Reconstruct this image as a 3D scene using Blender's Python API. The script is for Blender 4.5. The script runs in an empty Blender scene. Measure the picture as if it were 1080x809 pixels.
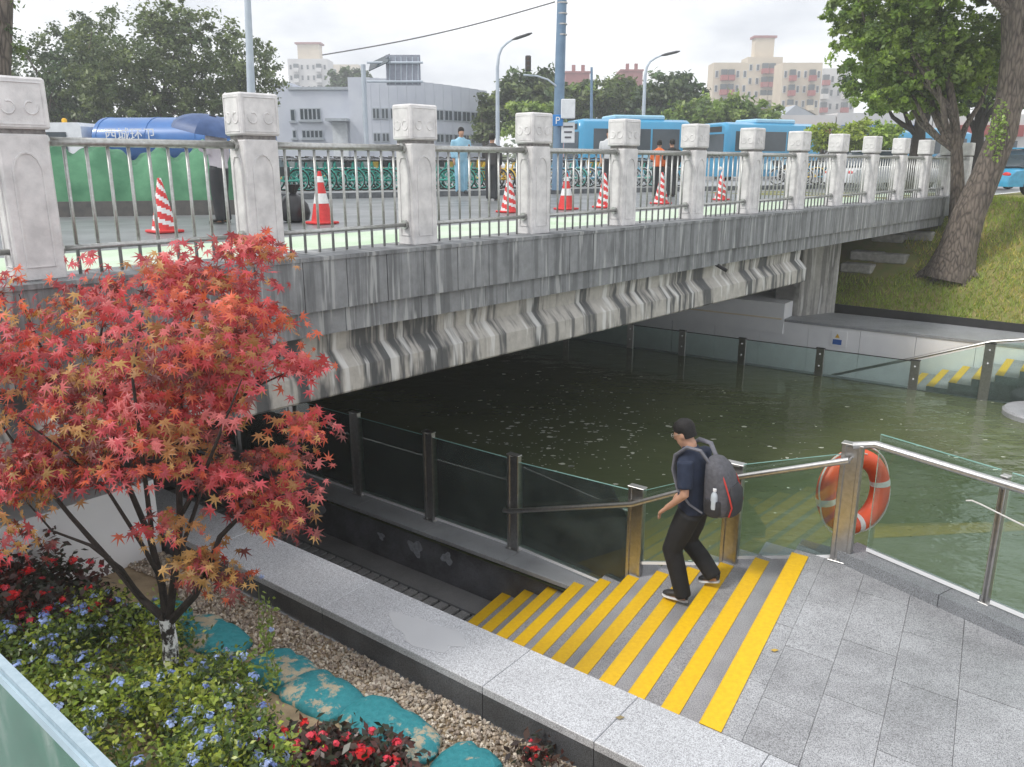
import bpy, bmesh, math, random
import numpy as np
from mathutils import Vector, Matrix
random.seed(7); rng = np.random.default_rng(7)
R = math.radians
SC = bpy.context.scene
COL = SC.collection
# ------------------------------------------------------------------ camera
F = 860.0; PT = R(15.04); CZ = 4.05
cam_d = bpy.data.cameras.new('camera'); cam = bpy.data.objects.new('camera', cam_d); COL.objects.link(cam)
cam.location = (0, 0, CZ); cam.rotation_euler = (R(90) - PT, 0, 0)
cam_d.sensor_width = 36; cam_d.lens = F / 1080 * 36; cam_d.clip_end = 3000; cam_d.clip_start = 0.05
SC.camera = cam
# ------------------------------------------------------------------ world: bright broken overcast
W = bpy.data.worlds.new('World'); SC.world = W; W.use_nodes = True
nt = W.node_tree; nt.nodes.clear()
SUN_EL, SUN_AZ = R(50), R(-112)      # sun stands to the left of and behind the viewer
wo = nt.nodes.new('ShaderNodeOutputWorld'); bg = nt.nodes.new('ShaderNodeBackground')
sky = nt.nodes.new('ShaderNodeTexSky'); sky.sky_type = 'NISHITA'; sky.sun_disc = False
sky.sun_elevation = SUN_EL; sky.sun_rotation = SUN_AZ
tc = nt.nodes.new('ShaderNodeTexCoord'); mp = nt.nodes.new('ShaderNodeMapping'); mp.inputs['Scale'].default_value = (1, 1, 2.6)
nz = nt.nodes.new('ShaderNodeTexNoise'); nz.inputs['Scale'].default_value = 3.2; nz.inputs['Detail'].default_value = 7; nz.inputs['Roughness'].default_value = .55
rp = nt.nodes.new('ShaderNodeValToRGB')
rp.color_ramp.elements[0].position = .34; rp.color_ramp.elements[0].color = (4.4, 4.55, 5.0, 1)
rp.color_ramp.elements[1].position = .56; rp.color_ramp.elements[1].color = (8.6, 8.6, 8.65, 1)
mx = nt.nodes.new('ShaderNodeMixRGB'); mx.inputs['Fac'].default_value = .90
nt.links.new(tc.outputs['Generated'], mp.inputs['Vector']); nt.links.new(mp.outputs[0], nz.inputs['Vector'])
nt.links.new(nz.outputs['Fac'], rp.inputs['Fac'])
nt.links.new(sky.outputs[0], mx.inputs['Color1']); nt.links.new(rp.outputs[0], mx.inputs['Color2'])
nt.links.new(mx.outputs[0], bg.inputs['Color']); bg.inputs['Strength'].default_value = .10
nt.links.new(bg.outputs[0], wo.inputs['Surface'])
sun_d = bpy.data.lights.new('sun', 'SUN'); sun = bpy.data.objects.new('sun', sun_d); COL.objects.link(sun)
sun_d.energy = 1.5; sun_d.angle = R(12); sun_d.color = (1, .96, .9)
sdir = Vector((math.sin(SUN_AZ) * math.cos(SUN_EL), math.cos(SUN_AZ) * math.cos(SUN_EL), math.sin(SUN_EL)))
sun.rotation_euler = sdir.to_track_quat('Z', 'Y').to_euler(); sun.location = (-20, 5, 30)
vs = SC.view_settings; vs.view_transform = 'Standard'; vs.look = 'None'; vs.gamma = 1; vs.exposure = 0.78
SC.render.film_transparent = False
SC.cycles.max_bounces = 8; SC.cycles.transparent_max_bounces = 24; SC.cycles.caustics_reflective = False; SC.cycles.caustics_refractive = False
SC.cycles.use_denoising = True

# ------------------------------------------------------------------ pixel helpers (1080 x 809 photograph)
def ray(u, v):
    a = (u - 540) / F; b = (404.5 - v) / F
    return Vector((a, math.cos(PT) + b * math.sin(PT), -math.sin(PT) + b * math.cos(PT)))
def P(u, v, z):
    d = ray(u, v); t = (z - CZ) / d.z
    return Vector((d.x * t, d.y * t, z))
def D(u, v, y):
    d = ray(u, v); t = y / d.y
    return Vector((d.x * t, y, d.z * t + CZ))
# ------------------------------------------------------------------ mesh builder
def V(*a): return Vector(a)
class MB:
    def __init__(s): s.v = []; s.f = []; s.m = []
    def add(s, vs, fs, mi=0):
        n = len(s.v); s.v.extend([tuple(x) for x in vs]); s.f.extend([tuple(n + i for i in f) for f in fs]); s.m.extend([mi] * len(fs)); return s
    def box(s, c, size, rz=0, mi=0, bev=0, rot=None):
        hx, hy, hz = size[0] / 2, size[1] / 2, size[2] / 2
        M = rot if rot is not None else Matrix.Rotation(rz, 3, 'Z')
        c = Vector(c)
        if bev <= 0:
            pts = [c + M @ Vector((x * hx, y * hy, z * hz)) for z in (-1, 1) for x, y in ((-1, -1), (1, -1), (1, 1), (-1, 1))]
            return s.add(pts, [(3, 2, 1, 0), (4, 5, 6, 7), (0, 1, 5, 4), (1, 2, 6, 5), (2, 3, 7, 6), (3, 0, 4, 7)], mi)
        b = min(bev, hx * .9, hy * .9, hz * .9)
        def ring(x, y, z, k):
            k = min(k, x * .99, y * .99)
            return [c + M @ Vector(q) for q in ((-x + k, -y, z), (x - k, -y, z), (x, -y + k, z), (x, y - k, z), (x - k, y, z), (-x + k, y, z), (-x, y - k, z), (-x, -y + k, z))]
        rs = [ring(hx - b, hy - b, -hz, b * .4), ring(hx, hy, -hz + b, b), ring(hx, hy, hz - b, b), ring(hx - b, hy - b, hz, b * .4)]
        pts = [p for r in rs for p in r]
        fs = [tuple(range(7, -1, -1)), tuple(range(24, 32))]
        for j in range(3):
            for i in range(8): fs.append((j * 8 + i, j * 8 + (i + 1) % 8, j * 8 + 8 + (i + 1) % 8, j * 8 + 8 + i))
        return s.add(pts, fs, mi)
    def prism(s, poly, z0, z1, mi=0):
        n = len(poly)
        if sum(poly[i][0] * poly[(i + 1) % n][1] - poly[(i + 1) % n][0] * poly[i][1] for i in range(n)) < 0: poly = poly[::-1]
        pts = [(p[0], p[1], z0) for p in poly] + [(p[0], p[1], z1) for p in poly]
        fs = [tuple(range(n - 1, -1, -1)), tuple(range(n, 2 * n))] + [(i, (i + 1) % n, n + (i + 1) % n, n + i) for i in range(n)]
        return s.add(pts, fs, mi)
    def extrude(s, prof, a, b, mi=0):
        # prof: list of 3-vectors offsets (closed loop) swept from a to b
        n = len(prof); a = Vector(a); b = Vector(b)
        pts = [a + Vector(p) for p in prof] + [b + Vector(p) for p in prof]
        return s.add(pts, [tuple(range(n - 1, -1, -1)), tuple(range(n, 2 * n))] + [(i, (i + 1) % n, n + (i + 1) % n, n + i) for i in range(n)], mi)
    def loft(s, rings, mi=0, cap=True, closed=False):
        n = len(rings[0]); pts = [p for r in rings for p in r]; fs = []
        m = len(rings)
        for j in range(m if closed else m - 1):
            for i in range(n):
                a, b2 = j * n, ((j + 1) % m) * n
                fs.append((a + i, a + (i + 1) % n, b2 + (i + 1) % n, b2 + i))
        if cap and not closed: fs.append(tuple(range(n - 1, -1, -1))); fs.append(tuple(range((m - 1) * n, m * n)))
        return s.add(pts, fs, mi)
    def tube(s, pts, rad, n=8, mi=0, closed=False, flat=1.0):
        pts = [Vector(p) for p in pts]
        if not hasattr(rad, '__len__'): rad = [rad] * len(pts)
        rings = []; up = None
        for i, p in enumerate(pts):
            if closed: t = pts[(i + 1) % len(pts)] - pts[i - 1]
            else: t = pts[min(i + 1, len(pts) - 1)] - pts[max(i - 1, 0)]
            t = t.normalized() if t.length > 1e-9 else Vector((0, 0, 1))
            if up is None:
                up = Vector((0, 0, 1)) if abs(t.z) < .9 else Vector((1, 0, 0))
            x = t.cross(up)
            if x.length < 1e-6: x = t.orthogonal()
            x.normalize(); y = x.cross(t).normalized(); up = y
            rings.append([p + (x * math.cos(2 * math.pi * k / n) + y * math.sin(2 * math.pi * k / n) * flat) * rad[i] for k in range(n)])
        return s.loft(rings, mi, not closed, closed)
    def lathe(s, prof, c=(0, 0, 0), n=20, mi=0, axis='Z', cap=True):
        c = Vector(c); rings = []
        for r, h in prof:
            ring = []
            for k in range(n):
                a = 2 * math.pi * k / n; x, y = r * math.cos(a), r * math.sin(a)
                ring.append(c + (V(x, y, h) if axis == 'Z' else V(h, x, y) if axis == 'X' else V(y, h, x)))
            rings.append(ring)
        return s.loft(rings, mi, cap)
    def ell(s, c, r, n=12, m=8, mi=0, rot=None):
        c = Vector(c); rings = []
        for j in range(m + 1):
            th = -math.pi / 2 + math.pi * j / m
            k_ = max(math.cos(th), .02)
            ring = [Vector((r[0] * k_ * math.cos(2 * math.pi * i / n), r[1] * k_ * math.sin(2 * math.pi * i / n), r[2] * math.sin(th))) for i in range(n)]
            rings.append([c + (rot @ q if rot is not None else q) for q in ring])
        return s.loft(rings, mi)
    def mesh(s, name, off=(0, 0, 0), smooth=False):
        me = bpy.data.meshes.new(name)
        vv = np.array(s.v, dtype=float) - np.array(off, dtype=float)
        me.from_pydata(vv.tolist(), [], s.f)
        if any(s.m): me.polygons.foreach_set('material_index', s.m)
        if smooth: me.polygons.foreach_set('use_smooth', [True] * len(me.polygons))
        me.update(); return me
WL = {}
def wl(p): return WL.get(p.name, Vector((0, 0, 0))) if p else Vector((0, 0, 0))
def setmats(me, mats):
    for m in (mats if isinstance(mats, (list, tuple)) else [mats]): me.materials.append(m)
def obj(name, mb, mats, parent=None, smooth=False, local=False):
    """one mesh object; coordinates are world ones (or local to the parent when local)"""
    off = Vector((0, 0, 0)) if (local or parent is None) else wl(parent)
    me = mb.mesh(name, off, smooth) if isinstance(mb, MB) else mb
    if len(me.materials) == 0: setmats(me, mats)
    o = bpy.data.objects.new(name, me); COL.objects.link(o)
    if parent: o.parent = parent; WL[o.name] = wl(parent)
    if smooth:
        try: me.set_sharp_from_angle(angle=R(40))
        except Exception: pass
    return o
def inst(name, me, loc, parent=None, rz=0, scale=None, rot=None):
    """object with shared mesh data; loc in world coordinates (parent must be unrotated)"""
    o = bpy.data.objects.new(name, me); COL.objects.link(o)
    o.location = Vector(loc) - wl(parent)
    if rot is not None: o.rotation_euler = rot
    else: o.rotation_euler = (0, 0, rz)
    if scale is not None: o.scale = scale
    if parent: o.parent = parent
    return o
def tag(o, label=None, cat=None, group=None, kind=None):
    if label: o['label'] = label
    if cat: o['category'] = cat
    if group: o['group'] = group
    if kind: o['kind'] = kind
    return o
def thing(name, label, cat, loc=(0, 0, 0), group=None, rz=0):
    o = bpy.data.objects.new(name, None); COL.objects.link(o); o.empty_display_size = .2
    o.location = loc; o.rotation_euler = (0, 0, rz); WL[o.name] = Vector(loc)
    return tag(o, label, cat, group)
def local_root(o): WL[o.name] = Vector((0, 0, 0)); return o
def copy_tree(o, parent=None):
    c = o.copy(); COL.objects.link(c)
    if parent: c.parent = parent
    for ch in o.children: copy_tree(ch, c)
    return c
def structure(name, mb, mat, smooth=False):
    o = obj(name, mb, mat, None, smooth); o['kind'] = 'structure'; return o
def fast_mesh(name, verts, faces_n, mats, colors=None, smooth=False):
    """verts (N,3); all faces have faces_n verts in order; per-face colours optional"""
    me = bpy.data.meshes.new(name); N = len(verts); nf = N // faces_n
    me.vertices.add(N); me.vertices.foreach_set('co', np.asarray(verts, dtype=np.float32).ravel())
    me.loops.add(N); me.loops.foreach_set('vertex_index', np.arange(N, dtype=np.int32))
    me.polygons.add(nf); me.polygons.foreach_set('loop_start', np.arange(0, N, faces_n, dtype=np.int32))
    if colors is not None:
        at = me.attributes.new('tint', 'FLOAT_COLOR', 'FACE')
        c = np.ones((nf, 4), dtype=np.float32); c[:, :3] = colors; at.data.foreach_set('color', c.ravel())
    me.update(calc_edges=True); me.validate()
    setmats(me, mats)
    return me
# ------------------------------------------------------------------ materials
def newmat(name):
    m = bpy.data.materials.new(name); m.use_nodes = True
    n = m.node_tree.nodes; b = n['Principled BSDF']; return m, m.node_tree, n, b
def mth(t, op, a, b=None):
    n = t.nodes.new('ShaderNodeMath'); n.operation = op
    for i, x in enumerate((a, b)):
        if x is None: continue
        if hasattr(x, 'is_output'): t.links.new(x, n.inputs[i])
        else: n.inputs[i].default_value = x
    return n.outputs[0]
def rgbmix(t, fac, a, b, mode='MIX'):
    n = t.nodes.new('ShaderNodeMixRGB'); n.blend_type = mode
    for i, x in zip(('Fac', 'Color1', 'Color2'), (fac, a, b)):
        if hasattr(x, 'is_output'): t.links.new(x, n.inputs[i])
        elif i == 'Fac': n.inputs[i].default_value = x
        else: n.inputs[i].default_value = (*x[:3], 1)
    return n.outputs[0]
def noise(t, scale, detail=4, rough=.55, vec=None, w=None):
    n = t.nodes.new('ShaderNodeTexNoise'); n.inputs['Scale'].default_value = scale; n.inputs['Detail'].default_value = detail; n.inputs['Roughness'].default_value = rough
    if vec is not None: t.links.new(vec, n.inputs['Vector'])
    return n.outputs['Fac']
def ramp(t, fac, stops):
    n = t.nodes.new('ShaderNodeValToRGB'); e = n.color_ramp.elements
    while len(e) < len(stops): e.new(.5)
    for el, (p, c) in zip(e, stops):
        el.position = p; el.color = (*c[:3], 1) if hasattr(c, '__len__') else (c, c, c, 1)
    t.links.new(fac, n.inputs['Fac']); return n.outputs[0]
def pos(t, local=False, scale=(1, 1, 1), rz=0):
    if local:
        g = t.nodes.new('ShaderNodeTexCoord').outputs['Object']
    else:
        g = t.nodes.new('ShaderNodeNewGeometry').outputs['Position']
    m = t.nodes.new('ShaderNodeMapping'); m.inputs['Scale'].default_value = scale; m.inputs['Rotation'].default_value = (0, 0, rz)
    if rz:
        m0 = t.nodes.new('ShaderNodeMapping'); m0.inputs['Rotation'].default_value = (0, 0, rz); m.inputs['Rotation'].default_value = (0, 0, 0)
        t.links.new(g, m0.inputs['Vector']); g = m0.outputs[0]
    t.links.new(g, m.inputs['Vector']); return m.outputs[0]
def bump(t, b, h, strength=.3, dist=.02):
    n = t.nodes.new('ShaderNodeBump'); n.inputs['Strength'].default_value = strength; n.inputs['Distance'].default_value = dist
    t.links.new(h, n.inputs['Height']); t.links.new(n.outputs[0], b.inputs['Normal'])
def orand(t): return t.nodes.new('ShaderNodeObjectInfo').outputs['Random']
def M(name, c, c2=None, scale=6, rough=.6, metal=0, bmp=0, bscale=60, local=False, rnd=0, spec=.5, lo=.35, hi=.65, rvar=0, coat=0):
    m, t, n, b = newmat(name); b.inputs['Roughness'].default_value = rough; b.inputs['Metallic'].default_value = metal
    b.inputs['Specular IOR Level'].default_value = spec
    if coat: b.inputs['Coat Weight'].default_value = coat; b.inputs['Coat Roughness'].default_value = .08
    if c2 is None: c2 = tuple(x * .8 for x in c)
    p = pos(t, local); f = noise(t, scale, 6, .6, p)
    col = ramp(t, f, [(lo, c), (hi, c2)])
    if rnd:
        k = mth(t, 'ADD', mth(t, 'MULTIPLY', orand(t), 2 * rnd), 1 - rnd)
        col = rgbmix(t, 1, col, k, 'MULTIPLY')
    t.links.new(col, b.inputs['Base Color'])
    if rvar:
        t.links.new(mth(t, 'ADD', mth(t, 'MULTIPLY', f, rvar), rough - rvar / 2), b.inputs['Roughness'])
    if bmp: bump(t, b, noise(t, bscale, 5, .6, p), bmp, .01)
    return m
def granite(name, light, dark, speck=.55, scale=150, rough=.45, rnd=.06, stain=.25, wet=0):
    m, t, n, b = newmat(name); p = pos(t)
    f = noise(t, scale, 2, .7, p); g = noise(t, scale * 2.3, 1, .5, p); s = noise(t, 2.3, 6, .65, p); w = noise(t, .9, 4, .6, p)
    c = ramp(t, f, [(.36, dark), (.47, tuple((a + d) / 2 for a, d in zip(light, dark))), (.62, light)])
    c = rgbmix(t, ramp(t, g, [(.60, 0), (.66, speck)]), c, (.93 * light[0] + .1, .93 * light[1] + .1, .93 * light[2] + .1))
    c = rgbmix(t, ramp(t, g, [(.33, speck), (.38, 0)]), c, (.03, .03, .035))
    c = rgbmix(t, 1, c, ramp(t, s, [(.3, 1 - stain), (.6, 1.0)]), 'MULTIPLY')
    k = mth(t, 'ADD', mth(t, 'MULTIPLY', orand(t), 2 * rnd), 1 - rnd)
    c = rgbmix(t, 1, c, k, 'MULTIPLY'); t.links.new(c, b.inputs['Base Color'])
    t.links.new(ramp(t, w, [(.4, rough - .12), (.62, rough + .12)]), b.inputs['Roughness'])
    bump(t, b, f, .12, .004); return m
def leafmat(name, rough=.45, trans=.3, sat=1):
    m, t, n, b = newmat(name); a = n.new('ShaderNodeAttribute'); a.attribute_name = 'tint'
    b.inputs['Roughness'].default_value = rough; t.links.new(a.outputs['Color'], b.inputs['Base Color'])
    tr = n.new('ShaderNodeBsdfTranslucent'); t.links.new(rgbmix(t, 1, a.outputs['Color'], (1.5, 1.5, .9), 'MULTIPLY'), tr.inputs['Color'])
    mix = n.new('ShaderNodeMixShader'); mix.inputs[0].default_value = trans
    t.links.new(b.outputs[0], mix.inputs[1]); t.links.new(tr.outputs[0], mix.inputs[2])
    t.links.new(mix.outputs[0], n['Material Output'].inputs['Surface']); return m
def glass(name, tint=(.86, .95, .92), refl=1.0, rough=.01, dirt=.06):
    m, t, n, b = newmat(name)
    tr = n.new('ShaderNodeBsdfTransparent'); tr.inputs['Color'].default_value = (*tint, 1)
    gl = n.new('ShaderNodeBsdfGlossy'); gl.inputs['Roughness'].default_value = rough; gl.inputs['Color'].default_value = (.95, 1, .98, 1)
    fr = n.new('ShaderNodeFresnel'); fr.inputs['IOR'].default_value = 1.5
    mix = n.new('ShaderNodeMixShader'); t.links.new(mth(t, 'MULTIPLY', fr.outputs[0], refl), mix.inputs[0])
    t.links.new(tr.outputs[0], mix.inputs[1]); t.links.new(gl.outputs[0], mix.inputs[2])
    df = n.new('ShaderNodeBsdfDiffuse'); df.inputs['Color'].default_value = (.55, .65, .62, 1)
    mix2 = n.new('ShaderNodeMixShader')
    t.links.new(ramp(t, noise(t, 3, 6, .65, pos(t)), [(.35, dirt * .3), (.7, dirt)]), mix2.inputs[0])
    t.links.new(mix.outputs[0], mix2.inputs[1]); t.links.new(df.outputs[0], mix2.inputs[2])
    t.links.new(mix2.outputs[0], n['Material Output'].inputs['Surface']); return m

TH = math.atan2(1.25, 1.365)     # bridge heading from +Y
M_granite = granite('pale granite', (.50, .51, .53), (.12, .12, .13), rough=.48, stain=.34, rnd=.09)
M_curb = granite('curb granite', (.68, .70, .73), (.22, .22, .24), rough=.42, stain=.12)
M_kerb = granite('grey granite', (.44, .46, .48), (.12, .12, .13), rough=.5)
M_kerb2 = granite('platform kerb granite', (.33, .35, .37), (.08, .08, .09), rough=.5)
M_dgran = granite('dark granite', (.13, .14, .15), (.03, .03, .035), speck=.3, rough=.42, stain=.5)
M_step = granite('step granite', (.46, .46, .48), (.12, .12, .13), rough=.5)
M_yellow = M('yellow tape', (.80, .50, .003), (.72, .42, .003), scale=30, rough=.5, bmp=.15, bscale=200)
M_steel = M('brushed steel', (.50, .49, .48), (.40, .39, .38), scale=25, rough=.3, metal=1)
M_steelr = M('rail steel', (.62, .61, .60), (.5, .5, .49), scale=25, rough=.34, metal=1)
M_bar = M('railing steel', (.50, .51, .50), (.38, .38, .36), scale=30, rough=.4, metal=.8)
M_stone = M('white balustrade stone', (.74, .725, .72), (.55, .54, .54), scale=7, rough=.8, bmp=.25, bscale=90, rnd=.05)
M_white = M('white cladding', (.86, .87, .88), (.80, .81, .83), scale=2, rough=.45)
M_glass = glass('balustrade glass')
M_pane = M('window glass', (.025, .04, .05), (.06, .08, .10), scale=.6, rough=.16)
M_asph = M('wet asphalt', (.20, .21, .22), (.13, .14, .145), scale=1.1, rough=.38, rvar=.3, bmp=.15, bscale=80)
M_green = M('green floor paint', (.42, .56, .38), (.55, .62, .52), scale=1.2, rough=.6, bmp=.1, bscale=60)
M_black = M('black plastic', (.02, .02, .022), (.03, .03, .03), rough=.5)
M_rubber = M('rubber', (.015, .015, .016), (.03, .03, .03), scale=30, rough=.8)
def streak_mat(name, base, dark, light, amt=.6, k=7):
    m, t, n, b = newmat(name); p = pos(t, rz=TH - R(90) + R(180)); 
    # rotate so that the first axis runs along the bridge
    ps = pos(t, scale=(k, .5, .3), rz=TH - R(90)); ps2 = pos(t, scale=(2.2, .4, .5), rz=TH - R(90)); pf = pos(t)
    a = noise(t, 1.0, 5, .62, ps); w = noise(t, 1.6, 4, .6, ps2); f = noise(t, 9, 7, .65, pf); l = noise(t, 1.3, 3, .5, pos(t, scale=(k * 1.6, .8, .8), rz=TH - R(90)))
    c = ramp(t, f, [(.3, tuple(x * .75 for x in base)), (.65, base)])
    c = rgbmix(t, ramp(t, a, [(.49, 0), (.57, amt)]), c, dark)
    c = rgbmix(t, ramp(t, w, [(.54, 0), (.64, amt)]), c, dark)
    c = rgbmix(t, ramp(t, l, [(.58, 0), (.65, .75)]), c, light)
    t.links.new(c, b.inputs['Base Color']); b.inputs['Roughness'].default_value = .72
    bump(t, b, f, .3, .01); return m
M_fascia = streak_mat('weathered fascia concrete', (.27, .28, .29), (.09, .095, .10), (.42, .43, .43), .55)
M_girder = streak_mat('weathered girder concrete', (.48, .46, .42), (.06, .065, .07), (.66, .66, .64), .9, 3.6)
M_abut = streak_mat('abutment concrete', (.46, .45, .42), (.12, .12, .12), (.6, .6, .58), .6)
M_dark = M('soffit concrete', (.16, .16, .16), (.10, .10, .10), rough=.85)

def water_mat():
    m, t, n, b = newmat('river water'); p = pos(t)
    f = noise(t, .35, 3, .5, p)
    c = ramp(t, f, [(.35, (.070, .088, .040)), (.65, (.100, .118, .055))])
    t.links.new(c, b.inputs['Base Color']); b.inputs['Roughness'].default_value = .05; b.inputs['IOR'].default_value = 1.33
    w1 = noise(t, 2.0, 3, .5, pos(t, scale=(1, 1.5, 1))); w2 = noise(t, 9, 2, .5, p)
    h = mth(t, 'ADD', w1, mth(t, 'MULTIPLY', w2, .12)); 
    dt = t.nodes.new('ShaderNodeVectorMath'); dt.operation = 'DOT_PRODUCT'; t.links.new(p, dt.inputs[0]); dt.inputs[1].default_value = (-.7375, .6753, 0)
    bump(t, b, h, .3, .06); bn = [x for x in n if x.bl_idname == 'ShaderNodeBump'][0]      # sheltered, calmer water below the deck
    t.links.new(ramp(t, mth(t, 'MULTIPLY', mth(t, 'SUBTRACT', dt.outputs['Value'], 3.6), .25), [(.0, .62), (1.0, .16)]), bn.inputs['Strength']); return m
M_water = water_mat()

# ------------------------------------------------------------------ frames of reference
O = V(1.15, 4.27, 0); C_ = V(-.79, .613, 0); M_ = V(.613, .79, 0)
def K(c, m, z=0): q = O + C_ * c + M_ * m; return V(q.x, q.y, z)          # corridor (near path)
B0 = V(-3.49, 6.0, 0); Bs = V(1.25, 1.365, 0).normalized(); Bt = V(-Bs.y, Bs.x, 0); SP = 1.851
def B(s, t, z=0): q = B0 + Bs * s + Bt * t; return V(q.x, q.y, z)         # bridge: s along, t away from the viewer
BRZ = math.atan2(Bs.y, Bs.x)
F0 = V(4.07, 19.07, 0); G_ = V(.8, -.6, 0); H_ = V(.6, .8, 0)
def FR(s, h, z=0): q = F0 + G_ * s + H_ * h; return V(q.x, q.y, z)        # far bank: s to the right, h away
CRZ = math.atan2(C_.y, C_.x); GRZ = math.atan2(G_.y, G_.x)
WZ = -.38; PZ = .75; CPZ = -.30; FLZ = -.90; DZ = 3.10
RISE = .15; TREAD = .3246
ZB, ZT = 3.235, 4.64

# ================================================================== LARGE STRUCTURE
structure('river', MB().add([K(-12, 2.5, WZ), K(40, 2.5, WZ), FR(-45, .03, WZ), FR(14, .03, WZ)], [(0, 1, 2, 3)] if True else []), M_water)
# upper ground: road and square beyond the bridge front
g = MB(); g.add([B(-120, .30, DZ), B(500, .30, DZ), B(500, 700, DZ), B(-120, 700, DZ)], [(0, 1, 2, 3)])
structure('road', g, M_asph)
g = MB(); g.add([B(-12, .30, DZ + .004), B(30, .30, DZ + .004), B(30, 3.1, DZ + .004), B(-12, 3.1, DZ + .004)], [(0, 1, 2, 3)])
structure('green_footway', g, M_green)
# embankment on the far bank
def emb_front(s): return P(862, 321, .55) + (P(1080, 345, .55) - P(862, 321, .55)) * s
EA = P(862, 321, .55); EB = P(1080, 345, .55); Ed = (EB - EA).normalized(); En = V(-Ed.y, Ed.x, 0)
if En.dot(V(.6, .8, 0)) < 0: En = -En
def emb_z(x, y):
    q = (V(x, y, 0) - V(EA.x, EA.y, 0)).dot(En)
    if q < 0: return .55
    z = .55 + 2.6 * (1 - math.exp(-q / 3.0) * (1)) if False else .55 + min(q * .68, 2.55)
    return z + .05 * math.sin(x * 2.1) * math.cos(y * 1.7) * min(1, q)
def hit(u, v, y0=12, y1=40):
    d = ray(u, v); y = y0
    while y < y1:
        t = y / d.y; x = d.x * t; z = d.z * t + CZ
        if z <= emb_z(x, y): return V(x, y, emb_z(x, y))
        y += .05
    t = y1 / d.y; return V(d.x * t, y1, 3)
g = MB(); ns, nq = 40, 26; vsx = []
for i in range(ns + 1):
    for j in range(nq + 1):
        q = EA + Ed * (-6 + 26 * i / ns) + En * (9 * j / nq)
        vsx.append(V(q.x, q.y, emb_z(q.x, q.y)))
g.add(vsx, [(i * (nq + 1) + j, (i + 1) * (nq + 1) + j, (i + 1) * (nq + 1) + j + 1, i * (nq + 1) + j + 1) for i in range(ns) for j in range(nq)])
M_lawn = M('lawn soil', (.17, .20, .05), (.24, .20, .08), scale=3, rough=.95, bmp=.4, bscale=40)
structure('embankment', g, M_lawn, True)
# far right ground beyond the bridge end on the near side of the road line
g = MB(); g.add([B(22, .30, DZ - .02), B(120, .30, DZ - .02), B(120, -60, DZ - .02), B(27, -9, DZ - .02), B(22.6, -1.5, DZ - .02)], [(0, 1, 2, 3, 4)])
structure('far_bank_ground', g, M_lawn)
# garden soil at lower left
def garden_z(x, y):
    m = (V(x, y, 0) - O).dot(M_)
    z = .50 + max(0, min(.35, (-m - 1.1) * .28))
    return z
g = MB(); vsx = []; nc, nm = 30, 16
for i in range(nc + 1):
    for j in range(nm + 1):
        q = K(-1.2 + 10 * i / nc, -.54 - 4.6 * j / nm); vsx.append(V(q.x, q.y, garden_z(q.x, q.y) + .02 * math.sin(7 * q.x) * math.sin(6 * q.y)))
g.add(vsx, [(i * (nm + 1) + j, i * (nm + 1) + j + 1, (i + 1) * (nm + 1) + j + 1, (i + 1) * (nm + 1) + j) for i in range(nc) for j in range(nm)])
M_soil = M('sandy soil', (.42, .32, .20), (.24, .18, .11), scale=3.5, rough=.95, bmp=.5, bscale=60)
structure('garden_soil', g, M_soil, True)
# camera terrace (behind and below the viewer)
structure('terrace', MB().prism([(-2.4, 2.35), (-.25, .54), (3.2, .54), (3.2, -6), (-6, -6), (-6, 2.35)], .2, 2.1), M_granite)
# unseen end wall added to block light under the deck, then the side wall
structure('added_light_block', MB().prism([B(-14, 26), B(40, 26), B(40, 26.5), B(-14, 26.5)], -1.5, 3.05), M_dark)
g = MB(); 
g.prism([FR(-40, 1.9), FR(-1.2, 1.9), FR(-1.2, 9), FR(-40, 9)], -1.5, .78)
structure('channel_side_wall', g, M_white)

# ------------------------------------------------------------------ near path, stair, platform
# sunken path floor
structure('sunken_path', MB().prism([K(11 * TREAD - .6, 0), K(16, 0), K(16, 2.55), K(11 * TREAD - .6, 2.55)], FLZ - .2, FLZ), granite('path granite', (.32, .32, .325), (.07, .07, .07), speck=.3, rough=.5))
# drain cover: slotted slabs
dr = thing('drain_cover', 'dark slotted drain cover running along the sunken path below the steps', 'drain', K(4.2, 1.9, FLZ), None)
sl = MB(); sl.box((0, 0, .012), (.125, .46, .03), 0, 0, .004); slm = sl.mesh('slat'); setmats(slm, granite('drain stone', (.36, .36, .36), (.11, .11, .11), speck=.25, rough=.6))
for i in range(38):
    inst('slat', slm, K(3.62 + i * .165, 1.92, FLZ + .004), dr, CRZ)
obj('frame', MB().box(K(6.8, 1.67, FLZ + .01), (6.4, .03, .03), CRZ).box(K(6.8, 2.17, FLZ + .01), (6.4, .03, .03), CRZ), M_dgran, dr)
obj('slot_bed', MB().box(K(6.8, 1.92, FLZ + .004), (6.4, .46, .004), CRZ), M_black, dr)
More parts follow.
